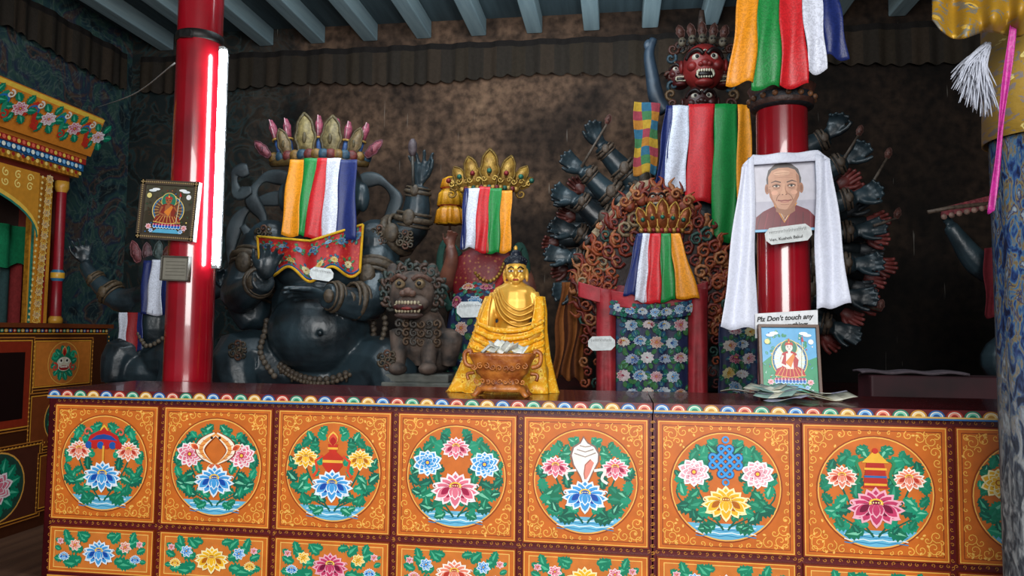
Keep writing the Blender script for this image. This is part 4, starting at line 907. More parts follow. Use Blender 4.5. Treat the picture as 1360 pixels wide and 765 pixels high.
# ================= CENTRAL ROBED STATUE =================
Y4=4.2; k=kk(645,Y4)
A=lambda px,py,d=0: at(px,py,Y4-d*k)
b0=A(645,520); b0.z=1.0
e=thing('crowned_statue','crowned deity statue in red and blue floral robes','statue',b0)
mb=MB(); sk='#8a5a44'
mb.ell(A(646,300,6),(27*k,26*k,36*k),sk,seg=18,rings=12); mb.tube([A(646,345),A(646,320)],[15*k,14*k],sk,12); mb.ell(A(645,380,0),(42*k,26*k,50*k),sk); mb.ell(A(645,350,0),(46*k,22*k,18*k),sk)
limb(mb,[A(606,350),A(592,378,6),A(600,345,24),A(598,328,28)],[15*k,13*k,9*k,7*k],sk); hand(mb,A(598,330,28),(.1,-.1,1),(.6,-1,0),28*k,.4,sk)
limb(mb,[A(686,352),A(700,392,8),A(676,412,34)],[15*k,13*k,8*k],sk); hand(mb,A(676,412,34),(-1,-.3,.1),(0,-.3,1),26*k,.3,sk)
mb.ell(A(645,470,0),(52*k,30*k,60*k),sk)
make(mb,'body',plain('dull_red_brown_clay','#442420','#704434',8,.5,0,20,.2),e,remesh=.008)
MBF=plain('navy_silk','#10173a','#1c2850',14,.6,0,60,.2)
MRB=brocade('crimson_floral_brocade','#641018','#7c3428','#8c6028','#7c1c24',34,amt=.4)
SC=A(645,375,4); SP=[(34*k,0),(44*k,-20*k),(50*k,-60*k),(56*k,-110*k),(58*k,-145*k)]
mb=MB(); mb.lathe(SP,SC,'#fff',64,sy=.62,fold=.06,nf=14,cap=False); make(mb,'skirt',MBF,e)
def skf(u,v):
    a=-math.pi/2+(u-.5)*2.5; t=v*4; i=min(3,int(t)); r=SP[i][0]+(SP[i+1][0]-SP[i][0])*(t-i); z=SP[i][1]+(SP[i+1][1]-SP[i][1])*(t-i)
    return SC+Vector((r*1.07*math.cos(a),.62*r*1.07*math.sin(a),z))
floral(skf,115*k,145*k,e,'embroidered_flower',4,5,4,11*k,[PINK,BLUE,DPK,PCH],.006,.42)
mb=MB(); mb.lathe([(20*k,10*k),(44*k,-2*k),(46*k,-22*k),(43*k,-55*k),(40*k,-62*k)],A(645,340,2),'#fff',48,sy=.62,fold=.05,nf=9,cap=False); make(mb,'bodice',MRB,e)
mb=MB(); 
for s in (1,-1): mb.tube(cr([A(645+s*34,338,12),A(645+s*20,372,26),A(645+s*4,398,34)],5),5*k,'#8c2428',6,fl=.4)
make(mb,'robe_collar',MC,e)
mb=MB(); beads(mb,cr([A(622,342,22),A(634,366,30),A(648,374,32),A(662,366,30),A(672,342,22)],6),2.6*k,'#a07c34'); make(mb,'gold_necklace',MG,e)
for pts in ([(610,340,20),(592,322,10),(584,345,10),(588,385,14),(598,412,16)],[(682,340,20),(692,326,10),(700,352,10),(698,396,14),(704,430,12)]):
    mb=MB(); c_=cr([(*A(*q),0) for q in pts],7); mb.tube([Vector(q[:3]) for q in c_],6*k,'#1e3c34',8,fl=.35); make(mb,'green_sash',MC,e)
mb=MB()
for i,(px,h_,w_,ln) in enumerate(((620,34,17,-.55),(632,44,20,-.25),(650,52,24,0),(668,44,20,.25),(682,34,17,.55),(612,22,12,-.9),(690,22,12,.9))):
    leafplate(mb,A(px,250,26-abs(ln)*14),h_*k,w_*k,'#a8843c',ln,0,'#705820')
    mb.ell(A(px+ln*18,250-h_*.45,32-abs(ln)*14),3.5*k,['#2c6c5c','#8c2c30'][i%2],seg=8,rings=6)
    for s in (1,-1): mb.curl(A(px+ln*10+s*w_*.3,250-h_*.25,30-abs(ln)*14),4*k,'#c0a050',1.2,0,s,1.2*k)
for i in range(15): mb.ell(A(614+5.1*i,252-3*math.sin(i/14*3.14),22+12*math.sin(i/14*3.14)),4*k,['#a8843c','#6c2428','#a8843c','#28584c'][i%4],seg=8,rings=6)
for s in(1,-1):
    for j in range(3): mb.curl(A(646+s*(40+j*3),238+j*10,12),7*k,'#947434',1.3,j,s,2*k)
make(mb,'gold_crown',MG,e)
flag([(617,622,250,612,618,330,B_),(621,637,250,614,632,330,W_),(636,652,248,631,648,334,R_),(651,666,250,647,664,336,G_),(665,680,253,663,679,336,Y_)],Y4-42*k,'white red green yellow scarf veiling the crowned statue face',.01,.012,41)
note(624,411,34*k,20*k,Y4-48*k,math.radians(-2),'white paper name label pinned on the floral robe',txt=None)
q=at(598,268,4.5); k5=kk(598,4.5)
e=thing('victory_banner','small yellow tiered cylinder silk banner on a pole','banner',(q.x,q.y,1.0))
prof=[(4,34),(11,30),(14,18),(10,17),(15,10),(17,-6),(12,-7),(16,-12),(19,-30)]
mb=MB(); mb.lathe([(r*k5,z*k5) for r,z in prof],q,['#d89a1c','#c07c14','#a83c20','#d89c20','#c88c18','#8c3420','#d89c20','#c07c14'],36,fold=.2,nf=9,cap=True); make(mb,'silk_tiers',MSK,e)
mb=MB(); mb.tube([(q.x,q.y,1.0),(q.x,q.y,q.z+36*k5)],.008,'#3a2418',8); make(mb,'pole',MBROWN,e)

# ================= BIG MANY-ARMED STATUE =================
Y6=4.75; k=kk(930,Y6)
A=lambda px,py,d=0: at(px,py,Y6-d*k)
b0=A(930,520); b0.z=1.0
e=thing('many_armed_statue','towering dark many-armed wrathful statue with stacked red heads','statue',b0)
mb=MB()
mb.ell(A(930,300,0),(62*k,40*k,70*k),D,seg=20,rings=14); mb.ell(A(930,255,0),(75*k,36*k,30*k),D); mb.ell(A(930,420,0),(60*k,44*k,90*k),D); mb.ell(A(932,190,12),(38*k,36*k,46*k),D); mb.ell(A(932,490,0),(90*k,46*k,40*k),D)
left=[((872,245),(838,236),(798,194),(-.4,.9)),((868,258),(822,266),(776,226),(-.8,.5)),((866,272),(812,298),(766,264),(-.9,.3)),((866,288),(812,330),(764,306),(-1,.2)),((870,305),(815,358),(758,340),(-1,.1)),((870,325),(812,392),(766,380),(-.9,-.3))]
right=[((992,240),(1048,208),(1100,182),(.5,.9)),((995,250),(1068,240),(1122,214),(.9,.6)),((998,266),(1072,278),(1134,262),(1,.3)),((1000,284),(1070,314),(1136,306),(1,.15)),((1000,304),(1066,350),(1134,350),(1,.05)),((998,322),(1058,384),(1124,392),(1,-.1)),((992,345),(1048,420),(1106,432),(.8,-.4))]
bg=[]; rs=random.Random(4)
for sd_,lst in ((1,left),(-1,right)):
    for i,(a_,b_,c_,dd_) in enumerate(lst):
        d=-10+(i%3)*14; P_=[A(*a_,d),A(*b_,d+14),A(*c_,d+26)]; limb(mb,P_,[21*k,18*k,11*k],D,5,12)
        hand(mb,P_[2],Vector((dd_[0],-.15,dd_[1])),(.3*sd_,-1,.2),40*k,rs.uniform(.2,.6),D,sd_,.12,1.25); bg+=[(P_[1],P_[2],.84,13*k),(P_[1],P_[2],.22,18*k),(P_[0],P_[1],.5,20*k)]
make(mb,'body',MDARK,e,remesh=.009,sm=2)
bangles(e,bg,'#54463a')
for side,cnt,cx_,cy_,rx_,ry_,a0,a1,ccol in ((1,11,930,325,180,135,2.6,3.9,['#5c2c26','#2c3236']),(-1,15,950,338,200,138,-.95,.8,['#8c4440','#7c3834','#34383c'])):
    for i in range(cnt):
        a=a0+(a1-a0)*i/(cnt-1); rr_=1+.05*math.sin(i*2.1); q=A(cx_+rx_*math.cos(a)*rr_,cy_-ry_*math.sin(a)*rr_,-22+8*(i%2)); ja=a+U(-.45,.45); dv=Vector((math.cos(ja),-.1,math.sin(ja))); RH=ccol[i%len(ccol)]
        mb=MB(); hand(mb,q,dv,(0,-1,0),(30 if side>0 else 34)*k,U(.25,.6),RH,side,.1,1.3); limb(mb,[A(900 if side>0 else 960,cy_+6,-24),A(cx_+rx_*.6*math.cos(a-.1*side),cy_-ry_*.6*math.sin(a-.1*side),-24),q],[13*k,12*k,8.5*k],'#22292d',3,8); make(mb,'fan_arm',MSTAT,e)
for hc,hr,hcol in ((A(934,90,10),32*k,'#842220'),(A(903,100,-6),20*k,'#4c1818'),(A(960,100,-6),20*k,'#4c1818'),(A(930,138,6),26*k,'#3c1614')):
    mb=MB(); fierce(mb,hc,hr,hcol); make(mb,'wrathful_head',MSTAT,e)
mb=MB()
for i in range(5):
    x_=906+13.5*i; q=A(x_,56-5*math.sin(math.pi*i/4),22); mb.ell(q,(5.5*k,5*k,6.5*k),'#5c5446',seg=10,rings=7)
    for s in(1,-1): mb.ell(q+Vector((s*2*k,-4.5*k,0)),1.6*k,'#181410',seg=6,rings=5)
    leafplate(mb,A(x_,50,18),(22-2*abs(i-2))*k,11*k,'#4c2c24',(i-2)*.14)
for i in range(22): mb.curl(A(902+3*i,62+4*math.sin(i),-2),7*k,['#3c2018','#30383a','#4c3828'][i%3],1.2,i,1,2.4*k)
for s in(1,-1):
    for j in range(7): mb.curl(A(932+s*(38+3*(j%2)),66+12*j,0),8*k,['#4c281c','#28404c','#5c4428'][j%3],1.2,j,s,2.6*k)
mb.tube([A(932,42,5),A(932,14,5)],[7*k,3*k],'#3c2c24',8)
make(mb,'skull_crown',MCARV,e)
mb=MB()
s0=A(790,312,60); s1=A(866,236,60); dv=(s1-s0).normalized(); pv=Vector((dv.z,0,-dv.x)); bl=(s0-pv*6*k,s0+pv*6*k,s0.lerp(s1,.8)+pv*12*k,s1+pv*2*k,s0.lerp(s1,.85)-pv*9*k)
mb.add(list(bl)+[q+Vector((0,.012,0)) for q in bl],[[0,1,2,3,4],[9,8,7,6,5],[0,5,6,1],[1,6,7,2],[2,7,8,3],[3,8,9,4],[4,9,5,0]],'#a08a6c',False)
mb.tube([s0-dv*26*k,s0],[4*k,4*k],'#3c2418',8); make(mb,'sword',MCARV,e)
mb=MB(); c_=cr([A(884,148,0),A(872,130,0),A(866,100,0),A(862,72,0),A(868,52,0)],6); mb.tube(c_,[k*(11-8*abs(i/len(c_)-.25)) for i in range(len(c_))],'#2c3c4c',10); mb.ell(A(861,60,2),(6*k,4*k,8*k),'#3c4c5c'); make(mb,'horn_trumpet',MSTAT,e)
for (x0,y0,x1,y1) in ((1150,258,1178,210),(1160,300,1190,290),(1118,215,1140,180),(772,222,806,165),(1130,400,1168,412)):
    mb=MB(); mb.tube([A(x0,y0,34),A(x1,y1,34)],[2.2*k,1.6*k],'#54483e',6); leafplate(mb,A(x1,y1,34),14*k,8*k,'#5c3830',.3); make(mb,'held_implement',MCARV,e)
mb=MB(); cs=['#a8862c','#2c5c74','#8c3844','#3c6c44','#a06a28']
drape(mb,(842,135),(876,137),(842,232),(872,230),Y6-62*k,.015,1.2,lambda u,v: cs[(int(u*3)+int(v*8)*2)%5],9,nu=24,nv=32); make(mb,'patchwork_streamer',MC,label='patchwork silk streamer hanging beside the towering statue',cat='banner',solid=.002)
flag([(884,893,140,870,884,250,B_),(892,916,140,880,910,252,W_),(915,949,138,910,946,270,R_),(948,980,138,944,978,322,G_),(979,996,139,977,1000,330,Y_)],Y6-60*k,'white red green yellow scarf hanging over the towering statue chest',.014,.02,51)
Y7=4.38; k=kk(870,Y7)
A=lambda px,py,d=0: at(px,py,Y7-d*k)
b0=A(872,520); b0.z=1.0
e=thing('carved_flame_arch','dark red and orange carved wooden flame halo arch','halo',b0)
pal=['#7c2a16','#944420','#541812','#a0643a','#22483f','#8c7658','#6c2014','#401410']
def edge(a):
    # pointed arch outline radius multipliers (a from 0..2pi, up = pi/2)
    ca,sa=math.cos(a),math.sin(a)
    if sa>0:
        t=abs(ca); x_=104*ca; y_=(126*(1-t**1.7)**.85) if t<1 else 0
    else: x_=104*ca*(1-.06*abs(sa)); y_=132*sa
    return x_,y_
mb=MB()
def blob(u,v):
    a=2*math.pi*u; x_,y_=edge(a); w_=v*(1+.03*math.sin(a*11)); return A(872+x_*w_,375-y_*w_,0)
mb.sheet(blob,88,10,'#240c09'); make(mb,'back_plate',MCARV,e,solid=.02)
def inside(x_,y_,m=1.0):
    dx=(x_-872)/(104*m); dy=375-y_
    if abs(dx)>=1: return False
    if dy>0: return dy<126*m*(1-abs(dx)**1.7)**.85
    return dy>-130
# flame scroll stems rising along the arch, S-shaped
mb=MB(); rs=random.Random(8)
for s in (1,-1):
    for r_,n_ in ((98,15),(82,13),(64,10)):
        for i in range(n_):
            t=i/(n_-1); a=-.55+(math.pi/2+.55)*t
            ex,ey=edge(a); f_=r_/104; x_=872+s*ex*f_; y_=375-ey*f_
            if y_>505: continue
            q=A(x_,y_,5+rs.uniform(0,4)); rr=rs.uniform(8.5,11.5); col=pal[rs.choice([0,1,1,3,5,6,0,4])]
            mb.curl(q,rr*k,col,1.35,a*s+rs.uniform(-.4,.4),s,rr*.24*k,st=10)
            tang=Vector((-s*math.sin(a)*.8+s*.5*math.cos(a),0,math.cos(a)*.6+.7)).normalized(); nrm=Vector((tang.z,0,-tang.x))*s
            mb.tube(cr([q-tang*7*k,q+tang*3*k+nrm*7*k,q+tang*12*k+nrm*5*k,q+tang*19*k+nrm*11*k],3),[2.6*k,2.9*k,3*k,2.8*k,2.6*k,2.3*k,2*k,1.5*k,1*k,.6*k],pal[rs.choice([0,1,2,3,6])],5)
for s in (1,-1):
    for i in range(8):
        for j in range(3): mb.curl(A(872+s*(58+17*j+4*(i%2)),410+14*i,4),7.5*k,pal[rs.choice([0,1,2,3,6,4])],1.3,rs.uniform(0,6),s,2*k,st=9)
make(mb,'carved_scrollwork',MCARV,e)
mb=MB()
for i in range(34):
    a=-.35+(math.pi+.7)*i/33; ex,ey=edge(a); q=A(872+ex,375-ey,2); dv=Vector((ex/104,0,ey/126)).normalized(); dv=(dv+Vector((0,0,.5))).normalized(); sdv=Vector((dv.z,0,-dv.x)); s_=1 if i%2 else -1
    mb.tube(cr([q-dv*8*k,q+dv*4*k+sdv*3*k*s_,q+dv*11*k-sdv*2*k*s_,q+dv*(17+4*math.sin(i))*k+sdv*4*k*s_],3),[5*k,5*k,4.6*k,4.2*k,3.8*k,3.2*k,2.6*k,1.8*k,1.2*k,.7*k],pal[[0,1,6,3][i%4]],6)
make(mb,'flame_tips',MCARV,e)
mb=MB()
fierce(mb,A(872,266,20),15*k,'#8c4424')
for s in(1,-1): 
    for i,x_ in enumerate((20,36)): mb.ell(A(872+s*x_,266+8*i,12),(8*k,6*k,8*k),'#7c341c'); mb.curl(A(872+s*(x_+6),258+9*i,16),8*k,'#a06034',1.3,0,s,2.4*k)
make(mb,'guardian_mask',MCARV,e)
Y8=4.1; k=kk(870,Y8)
A=lambda px,py,d=0: at(px,py,Y8-d*k)
b0=A(868,520); b0.z=1.0
e=thing('small_robed_statue','small crowned statue in blue floral robes with red borders','statue',b0)
mb=MB(); mb.ell(A(878,325,6),(23*k,22*k,30*k),sk,seg=18,rings=12); mb.tube([A(876,370),A(877,345)],[12*k,11*k],sk,10); mb.ell(A(872,400,0),(42*k,24*k,42*k),sk); mb.ell(A(870,480,0),(60*k,30*k,60*k),sk)
for s in(1,-1): limb(mb,[A(872+s*38,385),A(872+s*52,420,8),A(872+s*30,440,20)],[16*k,13*k,9*k],sk)
make(mb,'body',MRB,e,remesh=.009)
mb=MB()
for i,(px,h_,w_,ln) in enumerate(((858,30,14,-.35),(868,36,15,-.12),(880,40,17,0),(892,36,15,.15),(903,30,14,.4))):
    leafplate(mb,A(px,304,22),h_*k,w_*k,'#8c4c28',ln,0,'#a07c34'); mb.ell(A(px+ln*12,304-h_*.4,27),3*k,'#2c6c5c',seg=8,rings=6)
for i in range(11): mb.ell(A(852+5.4*i,306,20+6*math.sin(i/10*3.14)),3.6*k,['#a8843c','#8c2c28'][i%2],seg=8,rings=6)
make(mb,'crown',MG,e)
MCR=plain('crimson_cloth','#741018','#a01c28',10,.6,0,40,.3)
def wavy(x0,x1,y0,y1,d,amp,nf,mat,name,nu=50,sag=0,flare=0):
    mb=MB()
    def fn(u,v):
        xx=x0+(x1-x0)*u+flare*v*(u-.5); return A(xx,y0+(y1-y0)*v+sag*math.sin(math.pi*u),d+12*math.sin(math.pi*u)+amp*(.3+.7*v)*math.sin(nf*6.283*u))
    mb.sheet(fn,nu,16,'#fff'); make(mb,name,mat,e,solid=.003); return fn
fa=wavy(812,920,398,532,30,2.5,4,MBF,'floral_apron'); floral(fa,108*k,134*k,e,'embroidered_flower',7,6,5,10*k,[BLUE,PCH,('#c8d8f0','#5c88c8','#243c8c'),PINK,BLUE,WHT],.007,.5)
wavy(792,818,384,532,38,3,1.5,MCR,'red_border_panel',20,0,0); wavy(914,940,384,532,38,3,1.5,MCR,'red_border_panel',20)
wavy(768,940,374,394,40,4,3,MCR,'crimson_collar',50,16)
fb=wavy(800,930,396,416,43,3,4,MBF,'lower_collar',50,8); floral(fb,130*k,20*k,e,'embroidered_flower',5,1,8,8*k,[YEL,PINK,BLUE],.006,.5)
flag([(846,853,310,828,844,392,B_),(852,864,310,842,858,400,W_),(863,877,310,857,878,402,R_),(876,890,310,877,898,401,G_),(889,902,310,899,930,396,Y_)],Y8-58*k,'blue white red green yellow scarf veiling the small statue face',.010,.010,61)
note(799,456,34*k,18*k,Y8-50*k,math.radians(-2),'white paper name label on the red robe border',lines=1)
mb=MB(); fn=drape(mb,(955,430),(1008,430),(955,525),(1010,525),4.17,.012,2,'#fff',12); o=make(mb,'floral_cloth_hanging',MBF,label='dark blue floral cloth hanging from the towering statue',cat='cloth',solid=.003)
floral(fn,53*k,95*k,o,'embroidered_flower',9,5,3,9*k,None,.006,.42)
mb=MB(); drape(mb,(745,375),(790,372),(733,498),(778,508),4.5,.03,3,lambda u,v:['#6c3c1c','#8c5428','#4c2818'][int(u*9)%3],14); make(mb,'fringed_cloth',MC,label='brown and orange fringed cloth beside the small statue',cat='cloth',solid=.003)

# ================= RIGHT PARTIAL STATUE =================
Y9=4.3; k=kk(1330,Y9)
A=lambda px,py,d=0: at(px,py,Y9-d*k)
b0=A(1370,520); b0.z=1.0
e=thing('attendant_statue','dark attendant statue stretching an arm with a red blade','statue',b0)
mb=MB(); mb.ell(A(1372,400,0),(50*k,36*k,60*k),D); mb.ell(A(1370,480,0),(62*k,42*k,44*k),D); mb.ell(A(1375,320,5),(28*k,28*k,34*k),D)
limb(mb,[A(1345,370),A(1300,350,8),A(1272,315,12),A(1262,300,12)],[22*k,17*k,11*k,9*k],D); hand(mb,A(1262,300,12),(-.3,0,1),(.5,-1,0),32*k,.5,D)
make(mb,'body',MDARK,e,remesh=.01)
mb=MB(); mb.tube([A(1232,282,26),A(1262,276,26),A(1318,270,26)],[3*k,3*k,3*k],'#5c4c40',6)
q0,q1=A(1250,282,27),A(1322,264,27); mb.add([q0+Vector((0,0,-5*k)),q1+Vector((0,0,-12*k)),q1+Vector((0,0,6*k)),q0+Vector((0,0,6*k))]+[v_+Vector((0,.01,0)) for v_ in (q0+Vector((0,0,-5*k)),q1+Vector((0,0,-12*k)),q1+Vector((0,0,6*k)),q0+Vector((0,0,6*k)))],[[0,1,2,3],[7,6,5,4],[0,4,5,1],[1,5,6,2],[2,6,7,3],[3,7,4,0]],'#7c2830',False)
for i in range(7): mb.ell(A(1254+10*i,288-2.2*i,28),(4*k,3*k,4*k),'#8c6c60',seg=8,rings=6)
make(mb,'held_blade',MCARV,e)
mb=MB(); drape(mb,(1305,330),(1345,325),(1308,420),(1345,425),Y9-45*k,.015,2,'#5c1820',3); make(mb,'red_sash',MC,e,solid=.003)
q2=at(1132,500,4.0); q3=at(1345,500,4.0); zbn=at(1200,498,3.8).z
mb=MB(); mb.bx(q2.x,q3.x,3.72,3.92,1.0,zbn,'#fff'); make(mb,'low_bench',plain('dull_plum_paint','#240a10','#3c121a',5,.6),label='low dark plum painted ledge standing on the platform',cat='bench',bevel=.01)
mb=MB(); zz=zbn+.012
mb.sheet(lambda u,v:Vector((at(1140,490,3.8).x+.48*u,3.75+.14*v,zz+.006*math.sin(v*3)+.004*math.sin(u*17))),24,8,'#5c5258'); make(mb,'folded_cloth',MC,label='pale grey folded cloth lying on the low ledge',cat='cloth',solid=.01)

# ================= SHRINE CABINET =================
XF=-3.9; ye=atx(140,500,XF).y; ztop=atx(135,436,XF).z
def YZ(px,py,x=XF): q=atx(px,py,x); return q.y,q.z
e=thing('painted_shrine_cabinet','dark painted base cabinet with gold-edged floral panels','cabinet',(XF-.2,4.2,0))
mb=MB(); mb.bx(XL+.005,XF,3.0,ye,0,ztop,'#44200f'); make(mb,'carcass',MP,e)
mb=MB(); mb.bx(XL+.005,XF+.03,3.0,ye+.03,ztop-.0,ztop+.03,'#6c3418'); make(mb,'cabinet_top',MP,e)
p=P2((XF,0,0),(0,1,0),(0,0,1),(1,0,0),dz=.00004)
cs=['#2a62a8','#c03a2c','#2a8a70','#d8a040']
for i in range(60):
    y_=3.2+(ye-3.2)*(i+.5)/60; p.disc(y_,ztop-.02,.016,cs[i%4],8,ry=.012); p.disc(y_,ztop-.02,.007,'#f0e0b0',6)
p.rect(3,ztop-.045,ye,ztop-.038,'#c88a30')
def gdots(y0,z0,y1,z1):
    L=math.hypot(y1-y0,z1-z0); m=int(L/.03)
    for i in range(m): t=(i+.5)/m; p.disc(y0+(y1-y0)*t,z0+(z1-z0)*t,.007,'#e8a040',6)
pan=[((46,452),(118,512),0),((-70,452),(36,575),1),((40,522),(118,590),2),((-70,600),(46,700),3),((50,598),(118,665),4)]
for (a_,b_,kd) in pan:
    y0,z1=YZ(*a_); y1,_=YZ(b_[0],b_[1]); z0=YZ((a_[0]+b_[0])/2,b_[1])[1]; z1=YZ((a_[0]+b_[0])/2,a_[1])[1]
    cy,cz=(y0+y1)/2,(z0+z1)/2; w,h=y1-y0,z1-z0
    p.rect(y0-.02,z0-.02,y1+.02,z1+.02,'#b8742e'); p.rect(y0-.012,z0-.012,y1+.012,z1+.012,'#3c180f'); p.frame(y0,z0,y1,z1,.008,'#e09a34'); p.rect(y0+.01,z0+.01,y1-.01,z1-.01,['#c8742c','#8c2c18','#7c3c1c','#50281c','#7c3c1c'][kd])
    gdots(y0-.016,z0,y0-.016,z1);gdots(y1+.016,z0,y1+.016,z1)
    rr=min(w,h)*.44
    p.disc(cy,cz,rr*1.08,'#e8a84c',26) if kd!=1 else p.rect(y0+.06,z0+.06,y1-.06,z1-.08,'#1c0c0a')
    if kd!=1:
        p.disc(cy,cz,rr*1.03,'#28483c' if kd else '#c87434',26)
        for i in range(12): a=i*.5236; p.leaf(cy+rr*.45*math.cos(a),cz+rr*.45*math.sin(a),rr*.5,a+.4,TL,'#57c49c')
        if kd==0:
            p.disc(cy,cz,rr*.6,'#1c7c5c',20,ry=rr*.5); p.disc(cy,cz-rr*.05,rr*.5,'#e0d8c0',20,ry=rr*.36)
            for s in(1,-1): p.disc(cy+s*rr*.2,cz+rr*.12,rr*.15,'#f4f0e0',10); p.disc(cy+s*rr*.2,cz+rr*.12,rr*.07,'#101010',8); p.spiral(cy+s*rr*.62,cz+rr*.4,rr*.22,1.2,0,s,.014,'#2cae80'); p.spiral(cy+s*rr*.6,cz-rr*.2,rr*.22,1.2,2,s,.014,'#d84838')
            p.disc(cy,cz-rr*.24,rr*.34,'#a02020',14,ry=rr*.13)
            for i in range(5): p.rect(cy-rr*.24+rr*.1*i,cz-rr*.24,cy-rr*.17+rr*.1*i,cz-rr*.14,'#fff8e8')
            p.petal(cy,cz+rr*.36,rr*.5,rr*.3,1.57,('#f0d080','#e04838','#b02018'))
        else: p.flower(cy,cz,rr*.55,[BLUE,YEL,WHT,PINK,YEL][kd],n=9)
gdots(3.2,YZ(40,590)[1],ye,YZ(40,590)[1]);gdots(ye-.02,.1,ye-.02,ztop-.05)
make(p,'painted_panels',MP,e)
Zb=ztop+.032
e=thing('glazed_shrine','tall gilded shrine case with carved cornice and red columns','shrine',(XF-.2,4.2,Zb))
xf=XF-.05
yc0=YZ(68,330,xf)[0]; yc1=YZ(88,330,xf)[0]; zct=YZ(78,240,xf)[1]
mb=MB(); 
mb.bx(XL+.005,XL+.03,3.0,yc1,Zb,zct,'#2c201a'); mb.bx(XL+.005,xf-.03,yc1-.03,yc1,Zb,zct,'#6c2418'); mb.bx(XL+.005,xf,3.0,yc1,zct,zct+.05,'#6c2418'); make(mb,'case',MP,e)
mb=MB(); yc=(yc0+yc1)/2; rc=.036
prof=[(rc*1.3,0),(rc*1.3,.03),(rc,.05),(rc*.92,.3),(rc*1.25,.32),(rc*1.25,.36),(rc*.92,.38),(rc*.92,zct-Zb-.08),(rc*1.3,zct-Zb-.05),(rc*1.3,zct-Zb)]
mb.lathe(prof,(xf,yc,Zb),['#c89030','#c89030','#8c1420','#2c6a8c','#d8a030','#2c6a8c','#8c1420','#c89030','#c89030'],20); make(mb,'column',MP,e)
ya=YZ(66,330,xf)[0]; yb_=YZ(38,330,xf)[0]
mb=MB(); mb.bx(xf-.03,xf,yb_,ya,Zb,zct,'#c88a28'); make(mb,'gilded_jamb',MG,e)
p=P2((xf+.001,0,0),(0,1,0),(0,0,1),(1,0,0),dz=.00004)
p.rect(yb_,Zb,ya,zct,'#d08c2c'); p.rect(yb_+.015,Zb,yb_+.04,zct,'#2c7a68'); p.rect(ya-.05,Zb,ya-.03,zct,'#a02820')
m_=26
for i in range(m_):
    z_=Zb+(zct-Zb)*(i+.5)/m_; p.flower((ya+yb_)/2,z_,.032,(('#fcd870','#c88020','#a02820'),('#f0e0b0','#e09830','#2c6a8c'))[i%2],n=7); p.disc(yb_+.027,z_,.01,'#f0d890',6)
yA=2.9; n=24; zs=zct-.42; arc=[]
for i in range(n+1):
    a=math.pi*(1-i/n); arc.append(((yA+yb_)/2+(yb_-yA)/2*math.cos(a),zs+.3*math.sin(a)))
p.poly([(yA,zct)]+arc+[(yb_,zct)],'#d08c2c'); p.rib(arc,.03,'#f0c050'); p.rib([(a_,b_-.02) for a_,b_ in arc],.015,'#2c7a68')
for i in range(14): p.spiral(yb_-.08-.1*(i%7),zct-.05-.06*(i//7),.03,1.3,i,1,.008,'#fce080')
make(p,'painted_arch',MP,e)
mb=MB()
mb.sheet(lambda u,v:Vector((xf-.15+.02*math.sin(u*60),3.0+(ya-3.0)*u,zct-.35-.25*v-.05*abs(math.sin(u*20))*v)),80,4,'#0c6c44'); make(mb,'curtain',MC,e)
mb=MB(); mb.sheet(lambda u,v:Vector((xf-.22+.015*math.sin(u*90),3.0+(ya-3.0)*u,zct-.35-(zct-.35-Zb)*v)),80,4,lambda u,v:['#4c5c5c','#a0acac','#2c4444','#8c3030'][int(u*20)%4])
make(mb,'curtain',MC,e)
z1=zct+.05; tip=atx(138,158,XF+.22); z2=tip.z; yt=tip.y; x1=xf+.02; x2=XF+.22; y1=yc1+.03
mb=MB()
mb.bx(XL+.005,x1+.02,3.0,y1+.01,z1,z1+.05,'#d08c2c'); mb.bx(XL+.005,x1+.04,3.0,y1+.03,z1+.05,z1+.10,'#1c5a8c'); mb.bx(XL+.005,x1+.05,3.0,y1+.04,z1+.10,z1+.14,'#a02820')
za=z1+.14
def crn(t): return (x1+.05+(x2-x1-.05)*t**1.3, y1+.04+(yt-y1-.04)*t**1.3, za+(z2-za)*t)
vs=[];fs=[]
for i in range(9):
    X_,Y__,Z_=crn(i/8); vs+=[(X_,3.0,Z_),(X_,Y__,Z_),(XL+.01,Y__,Z_)]
for i in range(8): a=i*3; fs+=[[a,a+1,a+4,a+3],[a+1,a+2,a+5,a+4]]
fs.append([24,25,26]); mb.add(vs,fs,'#d88430',False)
make(mb,'flared_cornice',MP,e)
x0_,y0_,_=crn(.12); x9,y9,z9=crn(.97)
vdir=Vector((x9-x0_,0,z9-crn(.12)[2])); H=vdir.length; vdir.normalize(); nn=Vector((vdir.z,0,-vdir.x))
p=P2(Vector((x0_+.012,0,crn(.12)[2])),(0,1,0),vdir,nn,dz=.00005); p.z=.02
YY=y0_
p.poly([(3.0,0),(y0_-.0,0),(y9-.02,H),(3.0,H)],'#e88c30'); p.rib([(3.0,H-.01),(y9-.02,H-.01)],.03,'#fcd050')
for i in range(7):
    yy=YY-.06-.24*i
    for a in range(6): p.leaf(yy+.05*math.cos(a*1.05),H*.55+.05*math.sin(a*1.05),.08,a*1.05+.3,TL,'#57c49c')
    p.flower(yy,H*.55,.055,[WHT,PINK][i%2],n=8)
    p.rib(cr([(yy-.2,H*.3),(yy-.15,H*.8),(yy-.1,H*.4),(yy-.04,H*.2)],5),.03,['#d03828','#2c9a78'][i%2]); p.spiral(yy-.15,H*.6,.045,1.3,0,1,.014,'#2c78c0'); p.spiral(yy-.08,H*.3,.035,1.3,2,-1,.012,'#d83828'); p.spiral(yy-.12,H*.78,.03,1.3,2,-1,.012,'#f8f0e0')
make(p,'cornice_painting',MP,e)
p=P2((x1+.053,0,z1),(0,1,0),(0,0,1),(1,0,0),dz=.00005)
